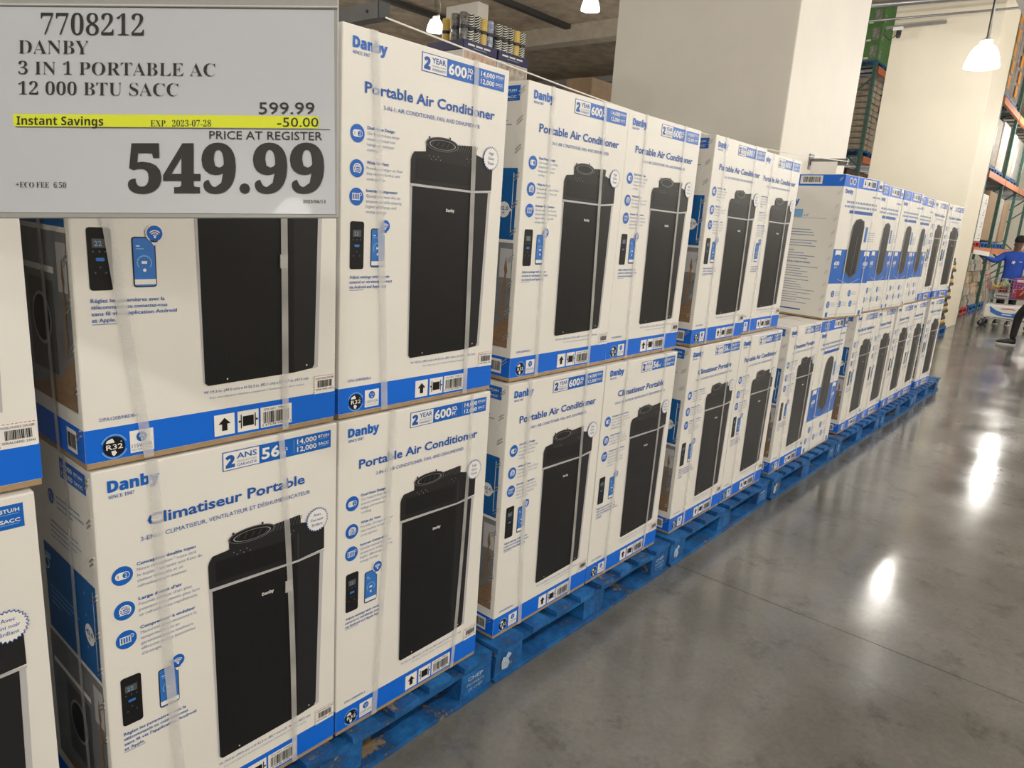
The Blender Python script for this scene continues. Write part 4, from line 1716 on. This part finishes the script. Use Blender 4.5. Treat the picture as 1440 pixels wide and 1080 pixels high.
# floor level of the far rack: three shelves of small grocery cases
M_CASE = [mat('dark grocery case', (0.10, 0.075, 0.05), 0.5, noise=0.6, nscale=15, col2=(0.42, 0.34, 0.22)),
          mat('pale grocery case', (0.50, 0.48, 0.44), 0.5, noise=0.6, nscale=18, col2=(0.12, 0.12, 0.12)),
          mat('orange brown grocery case', (0.40, 0.20, 0.08), 0.5, noise=0.5, nscale=18, col2=(0.55, 0.5, 0.42))]
CASE = []
for m_ in M_CASE:
    b = MB()
    b.box(0, 0, 0, 0.36, 0.30, 0.17, m_, 0.006)
    for q in range(4):
        b.lathe([(0.0, 0.16), (0.035, 0.16), (0.035, 0.25), (0.015, 0.28), (0.0, 0.28)], m_, c=(0.05 + q * 0.085, 0.06, 0), n=8)
    CASE.append(b.mesh('grocery_case'))
for q in range(3):
    t = simple_pallet(RBX + 0.15 + q * 1.35, RBY + 0.03, 0.0, ('red pallet on the floor under the far rack', 'blue pallet on the floor behind the shopping cart',
                                                             'blue pallet on the floor at the right edge')[q], 'floor pallets under the far rack', 1.2, 1.0, M_REDP if q == 0 else None)
    for lv in range(4):
        for k in range(3):
            o = link('grocery_case', CASE[(lv + q + k // 2) % 3], None, (RBX + 0.18 + q * 1.35 + k * 0.385, RBY + 0.06, 0.147 + lv * 0.29))
            tag(o, ('grocery case of jars on the red floor pallet', 'grocery case of jars on the blue floor pallet behind the cart',
                    'grocery case of jars on the floor pallet at the right edge')[q], 'case', 'grocery cases on floor pallet %s' % ('one', 'two', 'three')[q])

# ------------------------------------------------------------------ bottle cases in front of the far column
M_GLASSD = mat('dark bottle glass', (0.012, 0.014, 0.010), 0.15)
M_LABY = mat('yellow bottle label', (0.62, 0.40, 0.08), 0.5, noise=0.2, nscale=50)
M_TRAYK = mat('dark bottle tray', (0.03, 0.028, 0.025), 0.6)
b = MB()
b.lathe([(0.0, 0), (0.037, 0), (0.038, 0.01), (0.038, 0.14), (0.030, 0.165), (0.013, 0.19), (0.013, 0.235), (0.0, 0.235)], M_GLASSD, n=10)
BOT = b.mesh('bottle_body', True)
b = MB()
b.lathe([(0.0386, 0.03), (0.0386, 0.115)], M_LABY, n=10)
BLAB = b.mesh('bottle_label', True)
simple_pallet(12.38, 1.0, 0.0, 'blue pallet under the yellow labelled bottles by the far column', None, 1.2, 1.0)
for lv in range(5):
    z = 0.145 + lv * 0.246
    b = MB()
    b.box(0, 0, 0, 1.16, 0.9, 0.006, M_TRAYK)
    b.box(0, 0, 0.006, 1.16, 0.006, 0.05, M_TRAYK)
    b.box(1.154, 0.006, 0.006, 1.16, 0.9, 0.05, M_TRAYK)
    b.box(0, 0.894, 0.006, 1.154, 0.9, 0.05, M_TRAYK)
    b.box(0, 0.006, 0.006, 0.006, 0.894, 0.05, M_TRAYK)
    tag(b.build('bottle_tray', loc=(12.4, 1.02, z)), 'dark tray of yellow labelled bottles, %s layer' % ('lowest', 'second lowest', 'middle', 'second highest', 'topmost')[lv], 'tray',
        'bottle trays by the far column')
    for k in range(13):
        o = link('bottle', BOT, None, (12.46 + k * 0.086, 1.068, z + 0.007))
        link('label', BLAB, o)
        tag(o, 'dark bottle with yellow label in the %s tray' % ('lowest', 'second lowest', 'middle', 'second highest', 'topmost')[lv], 'bottle', 'yellow labelled bottles')

# ------------------------------------------------------------------ pipes, conduit and camera high on the far column
def pipe(pts, r, label, m_=M_STEEL, name='ceiling_pipe', cat='pipe'):
    b = MB()
    b.tube(pts, r, m_, 10)
    return tag(b.build(name, smooth=True), label, cat)


pipe([(13.5, 5.0, 5.90), (13.5, -4.0, 5.50)], 0.05, 'grey ceiling pipe crossing above the far column')
pipe([(13.62, 5.0, 5.62), (13.62, -4.0, 5.42)], 0.02, 'thin grey conduit below the ceiling pipe')
for yy in (3.3, 0.9, -2.0):
    zz = 5.90 - (5.0 - yy) * 0.4 / 9
    b = MB()
    b.tube([(13.5, yy, zz + 0.05), (13.5, yy, CEIL)], 0.01, M_STEEL, 6)
    tag(b.build('pipe_hanger'), 'thin steel hanger rod holding the ceiling pipe', 'hanger rod', 'pipe hanger rods')
t = thing('camera_mount', 'small black security camera on a steel bar high on the far column', 'camera', (13.80, 2.75, 5.42))
b = MB()
b.bar((0, 0.25, 0.05), (0, -0.75, 0.05), 0.04, 0.05, M_STEEL)
b.build('mounting_bar', t)
b = MB()
b.box(-0.1, -0.06, -0.03, -0.02, 0.10, 0.03, M_PW)
b.build('junction_box', t)
b = MB()
b.lathe([(0.0, -0.16), (0.035, -0.15), (0.045, -0.10), (0.045, -0.03), (0.0, -0.03)], M_CAP, c=(-0.06, 0.0, 0), n=12)
b.build('camera_body', t)
b = MB()
b.tube([(0.0, 0.25, 0.05), (-0.02, 0.28, -0.05), (-0.04, 0.15, -0.18), (-0.06, 0.03, -0.10)], 0.008, M_CAP, 6)
b.build('cable', t)
b = MB()
b.box(9.4, -0.55, 5.03, 12.4, 0.62, 5.23, M_STEEL)
o = b.build('air_duct')
tag(o, 'grey rectangular air duct at the top right edge', 'duct')
b = MB()
b.tube([(9.6, 0.0, 5.23), (9.6, 0.0, CEIL)], 0.012, M_STEEL, 6)
b.build('hanger_rod', o)
b = MB()
b.tube([(12.2, 0.0, 5.23), (12.2, 0.0, CEIL)], 0.012, M_STEEL, 6)
b.build('hanger_rod', o)
o.location = (0, 0, 0)
for ch in o.children:
    ch.location = (0, 0, 0)
# cardboard box far back, on a tall shelf
p = CAM + ray(840, 122) * 9.0
sh = thing('shelf_unit', 'tall dark shelf unit far behind the second stack', 'shelf', (p.x - 0.5, p.y - 0.1, 0))
b = MB()
b.box(0, 0, p.z - 0.24, 1.2, 0.6, p.z - 0.20, M_DARKB)
b.build('shelf_board', sh)
for x in (0.02, 1.18):
    for y in (0.02, 0.58):
        b = MB()
        b.bar((x, y, 0), (x, y, p.z - 0.24), 0.04, 0.04, M_DARKB)
        b.build('post', sh)
t = thing('cardboard_box', 'plain brown cardboard box far back left of the broad column', 'box', (p.x - 0.10, p.y + 0.02, p.z - 0.20))
b = MB()
b.box(0, 0, 0, 0.45, 0.4, 0.30, M_BROWN)
link('carton', bevel(b.mesh('carton'), 0.004, 1), t)
b = MB()
b.box(0.0, 0.19, 0.30, 0.45, 0.23, 0.3012, M_PW)
b.build('sealing_tape', t)

# ------------------------------------------------------------------ people
M_SKIN = mat('brown skin', (0.20, 0.105, 0.062), 0.5)
M_SKIN2 = mat('light skin', (0.50, 0.31, 0.22), 0.5)
M_SHIRT = mat('bright blue sweatshirt', (0.022, 0.085, 0.50), 0.8, noise=0.15, nscale=7)
M_PANTS = mat('black trousers', (0.014, 0.014, 0.017), 0.8, noise=0.3, nscale=8)
M_PLAID = mat('dark grey plaid cloth', (0.07, 0.07, 0.08), 0.8, noise=0.8, nscale=30, col2=(0.20, 0.20, 0.22))
M_BEANIE = mat('black knit', (0.012, 0.012, 0.013), 0.9, bump=0.5, bscale=120)
M_SHOE = mat('black shoe', (0.016, 0.015, 0.015), 0.5)
M_SOLE = mat('white sole', (0.6, 0.59, 0.56), 0.6)


def hand_chain(J, E, wrist, d, side, up_=Vector((0, 0, 1)), curl=0.35):
    """palm and five fingers grown from a wrist vertex"""
    d = d.normalized()
    s_ = d.cross(up_).normalized() * side
    w = J[wrist][0]
    palm = len(J)
    J.append((w + d * 0.06, 0.032, 0.018))
    E.append((wrist, palm))
    for k, (off, ln) in enumerate(((-0.028, 0.062), (-0.009, 0.075), (0.010, 0.07), (0.028, 0.055))):
        b0 = len(J)
        J.append((w + d * 0.095 + s_ * off, 0.0095, 0.0095))
        E.append((palm, b0))
        J.append((w + d * (0.095 + ln * 0.55) + s_ * off * 1.1 - up_ * (curl * ln * 0.35), 0.009, 0.009))
        E.append((b0, b0 + 1))
        J.append((w + d * (0.095 + ln * 0.95) + s_ * off * 1.1 - up_ * (curl * ln * 0.95), 0.0075, 0.0075))
        E.append((b0 + 1, b0 + 2))
    b0 = len(J)
    J.append((w + d * 0.05 - s_ * 0.04, 0.011, 0.011))
    E.append((wrist, b0))
    J.append((w + d * 0.085 - s_ * 0.062 - up_ * 0.01, 0.010, 0.010))
    E.append((b0, b0 + 1))


def skin_body(name, parent, J, E, pick, mats):
    me = bpy.data.meshes.new(name)
    me.from_pydata([tuple(j[0]) for j in J], E, [])
    o = bpy.data.objects.new(name, me)
    COL.objects.link(o)
    md = o.modifiers.new('skin', 'SKIN')
    md.use_smooth_shade = True
    for i, j in enumerate(J):
        v = me.skin_vertices[0].data[i]
        v.radius = (j[1], j[2])
        v.use_root = (i == 0)
    ss = o.modifiers.new('sub', 'SUBSURF')
    ss.levels = ss.render_levels = 2
    dg = bpy.context.evaluated_depsgraph_get()
    dg.update()
    out = bpy.data.meshes.new_from_object(o.evaluated_get(dg))
    bpy.data.objects.remove(o)
    out.name = name
    out.materials.clear()
    for m_ in mats:
        out.materials.append(m_)
    for p_ in out.polygons:
        p_.material_index = pick(p_.center)
        p_.use_smooth = True
    return link(name, out, parent)


def person_joints(arm_r, arm_l, leg_r, leg_l, tilt=(0, 0), build=1.0):
    """arm: elbow, wrist; leg: knee, ankle; faces -Y, own right is -X"""
    V = Vector
    k = build
    J = [(V((0, 0, 0.97)), 0.165 * k, 0.125 * k), (V((0, 0, 1.12)), 0.165 * k, 0.125 * k), (V((0, 0.0, 1.32)), 0.185 * k, 0.13 * k), (V((0, 0.005, 1.46)), 0.15 * k, 0.10 * k),
         (V((0, -0.005, 1.565)), 0.058, 0.058), (V((tilt[0] * 0.3, -0.02 + tilt[1] * 0.3, 1.635)), 0.066, 0.078), (V((tilt[0] * 0.6, -0.03 + tilt[1] * 0.6, 1.70)), 0.076, 0.095),
         (V((tilt[0], -0.02 + tilt[1], 1.775)), 0.076, 0.095), (V((tilt[0], -0.015 + tilt[1], 1.825)), 0.055, 0.07)]
    E = [(0, 1), (1, 2), (2, 3), (3, 4), (4, 5), (5, 6), (6, 7), (7, 8)]
    for sgn, (el, wr) in ((-1, arm_r), (1, arm_l)):
        s0 = len(J)
        J.append((V((sgn * 0.19 * k, 0.0, 1.455)), 0.078 * k, 0.078 * k))
        E.append((3, s0))
        J.append((V(el), 0.055 * k, 0.055 * k))
        E.append((s0, s0 + 1))
        J.append((V(wr), 0.033, 0.028))
        E.append((s0 + 1, s0 + 2))
        hand_chain(J, E, s0 + 2, V(wr) - V(el), sgn)
    for sgn, (kn, an) in ((-1, leg_r), (1, leg_l)):
        s0 = len(J)
        J.append((V((sgn * 0.10, 0.0, 0.88)), 0.105, 0.11))
        E.append((0, s0))
        J.append((V(kn), 0.072, 0.078))
        E.append((s0, s0 + 1))
        J.append((V(an), 0.052, 0.056))
        E.append((s0 + 1, s0 + 2))
    return J, E


def shoe(parent, x, y, rz):
    o = link('shoe', None, parent, (x, y, 0), (0, 0, rz))
    bpy.data.objects.remove(o)
    b = MB()
    prof = [(-0.10, 0.035, 0.095), (-0.05, 0.042, 0.10), (0.02, 0.040, 0.085), (0.08, 0.048, 0.065), (0.14, 0.046, 0.05), (0.18, 0.025, 0.035)]
    vs, fs = [], []
    for (yy, w, h) in prof:
        for q in range(9):
            a_ = PI * q / 8
            vs.append((w * math.cos(a_), -yy, 0.022 + h * math.sin(a_) ** 0.7))
    for i_ in range(len(prof) - 1):
        for q in range(8):
            fs.append((i_ * 9 + q, i_ * 9 + q + 1, i_ * 9 + 10 + q, i_ * 9 + 9 + q))
        fs.append((i_ * 9, i_ * 9 + 9, i_ * 9 + 17, i_ * 9 + 8))
    fs.append(tuple(range(9)))
    fs.append(tuple(45 + q for q in range(8, -1, -1)))
    b.add(vs, fs, M_SHOE)
    o = b.build('shoe', parent, smooth=True)
    o.location, o.rotation_euler = (x, y, 0), (0, 0, rz)
    b = MB()
    pts = [(-0.036, 0.105), (0.036, 0.105), (0.044, 0.0), (0.050, -0.09), (0.044, -0.15), (0.02, -0.188), (-0.02, -0.188), (-0.044, -0.15), (-0.050, -0.09), (-0.044, 0.0)]
    n_ = len(pts)
    b.add([(x_, y_, z_) for z_ in (0.0, 0.026) for x_, y_ in pts], [tuple(range(n_ - 1, -1, -1)), tuple(range(n_, 2 * n_))] +
          [(q, (q + 1) % n_, n_ + (q + 1) % n_, n_ + q) for q in range(n_)], M_SOLE)
    b.build('sole', o)


# shopper in blue behind the cart
man = thing('person', 'person in a blue sweatshirt and black beanie reaching sideways behind a cart', 'person', (17.02, 0.52, 0), math.radians(-90))
J, E = person_joints(((-0.36, -0.16, 1.33), (-0.54, -0.36, 1.42)), ((0.30, -0.06, 1.18), (0.26, -0.28, 1.08)), ((-0.11, -0.02, 0.5), (-0.11, 0.02, 0.09)),
                     ((0.11, -0.02, 0.5), (0.11, 0.02, 0.09)), (0.02, -0.02), 1.12)


def pick_man(c_):
    if c_.z > 1.565 and abs(c_.x) < 0.14:
        return 0
    if c_.x < -0.53 or (c_.x > 0.2 and c_.y < -0.27):
        return 0
    return 1 if c_.z > 0.93 else 2


body = skin_body('body', man, J, E, pick_man, [M_SKIN, M_SHIRT, M_PANTS])
b = MB()
b.lathe([(0.106, -0.005), (0.109, 0.02), (0.106, 0.06), (0.09, 0.105), (0.05, 0.135), (0.0, 0.143)], M_BEANIE, n=18)
o = b.build('beanie', man, smooth=True)
o.location = (0.02, -0.038, 1.755)
b = MB()
for sgn in (-1, 1):
    b.tube([(sgn * 0.033 + 0.028 * math.cos(q * PI / 5), -0.125, 0.018 * math.sin(q * PI / 5)) for q in range(11)], 0.003, M_CAP, 5)
    b.tube([(sgn * 0.06, -0.122, 0.0), (sgn * 0.075, -0.03, 0.005)], 0.003, M_CAP, 5)
b.tube([(-0.006, -0.127, 0.004), (0.006, -0.127, 0.004)], 0.003, M_CAP, 5)
o = b.build('glasses', man)
o.location = (0.018, -0.012, 1.72)
b = MB()
b.lathe([(0.0, -0.022), (0.010, -0.018), (0.014, -0.006), (0.008, 0.014), (0.0, 0.02)], M_SKIN, n=8)
o = b.build('nose', man, smooth=True)
o.location = (0.016, -0.143, 1.69)
for sgn in (-1, 1):
    b = MB()
    b.lathe([(0.0, -0.03), (0.014, -0.02), (0.017, 0.0), (0.014, 0.02), (0.0, 0.03)], M_SKIN, n=8)
    o = b.build('ear', man, smooth=True)
    o.location = (0.016 + sgn * 0.088, -0.035, 1.70)
b = MB()
b.box(-0.022, -0.004, -0.005, 0.022, 0.004, 0.005, mat('lips', (0.16, 0.06, 0.045), 0.5))
o = b.build('mouth', man)
o.location = (0.014, -0.122, 1.655)
a = Art()
a.star(-10, 1330, 45, 20, 5, M_PW, 0)
a.rect(85, 1342, 135, 1354, M_PW, 0)
o = a.build('chest_print', man)
o.location = (0, -0.158, 0)
for sx_ in (-0.11, 0.11):
    shoe(man, sx_, -0.02, 0)
b = MB()
b.box(-0.07, -0.15, 0, 0.07, 0.15, 0.012, M_PW)
o = link('white_tray', bevel(b.mesh('white_tray'), 0.005, 1), None, (16.52, 1.10, 1.475), (math.radians(8), math.radians(-40), math.radians(10)))
tag(o, 'flat white tray held in the outstretched hand of the shopper', 'tray')

# walker at the right edge
man2 = thing('person', 'striding person in black trousers cut off by the right edge', 'person', (12.98, -0.33, 0), math.radians(176))
J, E = person_joints(((-0.30, -0.02, 1.20), (-0.26, -0.22, 1.03)), ((0.29, 0.05, 1.18), (0.27, -0.12, 1.0)), ((-0.11, -0.24, 0.52), (-0.10, -0.26, 0.10)),
                     ((0.11, 0.10, 0.48), (0.11, 0.36, 0.16)), (0.0, 0.0), 1.05)


def pick_man2(c_):
    if c_.z > 1.565 and abs(c_.x) < 0.14:
        return 0
    if abs(c_.x) > 0.2 and c_.z < 1.07 and c_.z > 0.8:
        return 0
    return 1 if c_.z > 0.95 else 2


skin_body('body', man2, J, E, pick_man2, [M_SKIN2, M_PLAID, M_PANTS])
b = MB()
b.lathe([(0.098, -0.06), (0.102, 0.0), (0.098, 0.05), (0.07, 0.09), (0.0, 0.108)], M_BEANIE, n=16)
o = b.build('hair', man2, smooth=True)
o.location = (0, 0.005, 1.765)
shoe(man2, -0.10, -0.30, 0.1)
shoe(man2, 0.11, 0.33, 0)
b = MB()
b.box(-0.08, -0.06, 0, 0.08, 0.06, 0.15, M_REDP)
o = link('red_pack', bevel(b.mesh('red_pack'), 0.012, 2), None, (13.20, -0.03, 0.79), (0, 0, 0.2))
tag(o, 'small red pack in the hand of the striding person', 'pack')

# ------------------------------------------------------------------ shopping cart with its goods
CX, CY = 16.25, 0.88
cart = thing('shopping_cart', 'grey wire shopping cart in front of the shopper in blue', 'cart', (CX, CY, 0), math.radians(-90))
M_WIRE = mat('grey cart wire', (0.33, 0.33, 0.34), 0.35, metal=0.6)
M_CARTP = mat('red cart plastic', (0.60, 0.05, 0.05), 0.4)
b = MB()
top = [(0.05, -0.28, 1.0), (1.0, -0.25, 0.98), (1.0, 0.25, 0.98), (0.05, 0.28, 1.0)]
bot = [(0.16, -0.23, 0.58), (0.92, -0.20, 0.62), (0.92, 0.20, 0.62), (0.16, 0.23, 0.58)]
for k in range(7):
    f = k / 6
    ring_ = [Vector(bot[q]).lerp(Vector(top[q]), f) for q in range(4)]
    for q in range(4):
        b.bar(ring_[q], ring_[(q + 1) % 4], 0.008 if k in (0, 6) else 0.005, 0.008 if k in (0, 6) else 0.005, M_WIRE)
for q in range(4):
    n_ = 18 if q % 2 == 0 else 10
    for k in range(n_ + 1):
        f = k / n_
        b.bar(Vector(bot[q]).lerp(Vector(bot[(q + 1) % 4]), f), Vector(top[q]).lerp(Vector(top[(q + 1) % 4]), f), 0.0045, 0.0045, M_WIRE)
for k in range(11):
    f = k / 10
    b.bar(Vector(bot[0]).lerp(Vector(bot[3]), f), Vector(bot[1]).lerp(Vector(bot[2]), f), 0.005, 0.005, M_WIRE)
b.build('wire_basket', cart, kind='stuff')
for sgn in (-1, 1):
    b = MB()
    b.tube([(0.02, sgn * 0.27, 1.05), (0.10, sgn * 0.26, 0.58), (0.05, sgn * 0.25, 0.20), (0.90, sgn * 0.22, 0.16), (0.95, sgn * 0.22, 0.11)], 0.013, M_WIRE, 8)
    b.build('side_frame', cart)
b = MB()
b.tube([(0.02, -0.29, 1.05), (0.02, 0.29, 1.05)], 0.017, M_CARTP, 10)
b.build('handle', cart)
b = MB()
for k in range(8):
    f = -0.24 + k * 0.48 / 7
    b.bar((0.06, f, 0.19), (0.90, f * 0.9, 0.16), 0.008, 0.008, M_WIRE)
b.bar((0.06, -0.24, 0.19), (0.06, 0.24, 0.19), 0.012, 0.012, M_WIRE)
b.bar((0.90, -0.22, 0.16), (0.90, 0.22, 0.16), 0.012, 0.012, M_WIRE)
b.build('lower_rack', cart, kind='stuff')
b = MB()
b.box(0.10, -0.25, 0.775, 0.40, 0.25, 0.785, M_CARTP)
b.bar((0.09, -0.26, 0.78), (0.07, -0.268, 0.99), 0.012, 0.02, M_CARTP)
b.bar((0.40, -0.25, 0.78), (0.40, 0.25, 0.78), 0.016, 0.016, M_CARTP)
b.build('child_seat', cart)
for (x, y) in ((0.10, -0.24), (0.10, 0.24), (0.90, -0.21), (0.90, 0.21)):
    w_ = link('caster', None, cart, (x, y, 0.0))
    bpy.data.objects.remove(w_)
    b = MB()
    b.lathe([(0.0, -0.016), (0.055, -0.016), (0.062, -0.010), (0.062, 0.010), (0.055, 0.016), (0.0, 0.016)], M_CAP, n=16)
    o = b.build('wheel', cart, smooth=False)
    o.rotation_euler = (PI / 2, 0, 0)
    o.location = (x, y, 0.062)
    b = MB()
    b.bar((x, y - 0.022, 0.06), (x, y - 0.022, 0.16), 0.006, 0.03, M_WIRE)
    b.bar((x, y + 0.022, 0.06), (x, y + 0.022, 0.16), 0.006, 0.03, M_WIRE)
    b.box(x - 0.02, y - 0.025, 0.135, x + 0.02, y + 0.025, 0.165, M_WIRE)
    b.build('caster_fork', cart)


def cart_at(x, y, z):
    return (CX + y, CY - x, z)                   # cart frame to world


M_BAN = mat('banana skin', (0.72, 0.50, 0.04), 0.5, noise=0.25, nscale=20)
t = thing('banana_bunch', 'bunch of yellow bananas in the cart child seat', 'bananas', cart_at(0.20, -0.06, 0.79), math.radians(-90))
for k in range(6):
    b = MB()
    dy = (k - 2.5) * 0.034
    b.tube([(-0.07, dy * 0.2, 0.13), (-0.05, dy * 0.8, 0.075), (0.0, dy, 0.035), (0.06, dy * 1.1, 0.03), (0.10, dy * 1.1, 0.055), (0.115, dy * 1.1, 0.075)],
           [0.006, 0.015, 0.019, 0.019, 0.012, 0.004], M_BAN, 8)
    b.build('banana', t, smooth=True)
M_GREENV = mat('green produce in a clear bag', (0.20, 0.30, 0.10), 0.3, noise=0.6, nscale=20, col2=(0.55, 0.56, 0.45))
b = MB()
b.lathe([(0.0, 0.0), (0.07, 0.0), (0.10, 0.05), (0.09, 0.11), (0.04, 0.16), (0.025, 0.18), (0.045, 0.21), (0.0, 0.215)], M_GREENV, n=14)
o = b.build('produce_bag', smooth=True, loc=cart_at(0.33, 0.15, 0.787))
tag(o, 'bag of green produce beside the bananas in the cart', 'bag')
M_PUR = mat('purple carton print', (0.30, 0.025, 0.22), 0.5, noise=0.2, nscale=9)
t = thing('purple_carton', 'purple printed carton standing in the cart basket', 'carton', cart_at(0.50, -0.165, 0.628), math.radians(-90))
b = MB()
b.box(0, 0, 0, 0.38, 0.28, 0.40, M_PUR)
link('carton', bevel(b.mesh('carton'), 0.004, 1), t)
a = Art()
a.ring(70, 150, 40, 9, M_PW, 0, a0=60, a1=300)
a.ring(170, 150, 40, 9, M_PW, 0, a0=60, a1=300)
a.ring(290, 150, 55, 9, M_PW, 0, a0=80, a1=280)
a.rect(60, 330, 180, 375, M_PW, 0)
a.build('white_print', t)
b = MB()
for k in range(5):
    b.box(0.02 + k * 0.05, 0, 0, 0.055 + k * 0.05, 0.18, 0.13, M_PW, 0.003)
t = thing('white_pack', 'white pack lying in the cart basket beside the purple carton', 'pack', cart_at(0.21, -0.10, 0.603), math.radians(-90))
b = MB()
b.box(0, 0, 0, 0.27, 0.2, 0.11, M_PW)
link('pack_body', bevel(b.mesh('pack_body'), 0.025, 2), t)
b = MB()
b.box(0.03, -0.001, 0.03, 0.24, 0.001, 0.06, M_GREYD)
b.build('dark_print', t)
t = thing('tissue_pack', 'large blue and white wrapped tissue pack on the cart lower rack', 'pack', cart_at(0.10, -0.21, 0.20), math.radians(-90))
b = MB()
b.box(0, 0, 0, 0.78, 0.42, 0.28, M_PW, 0.012)
link('pack_body', bevel(b.mesh('pack_body'), 0.045, 3), t)
a = Art()
a.EPS = 0.014
a.poly([(95, 235), (210, 160), (330, 120), (470, 110), (600, 140), (735, 200), (735, 60), (600, 45), (420, 40), (250, 60), (130, 110)], M_SCREEN, 0)
a.poly([(300, 200), (420, 215), (540, 205), (540, 190), (420, 196), (300, 186)], M_RED, 1)
a.rect(330, 75, 500, 92, M_PW, 1)
a.build('wave_print', t)
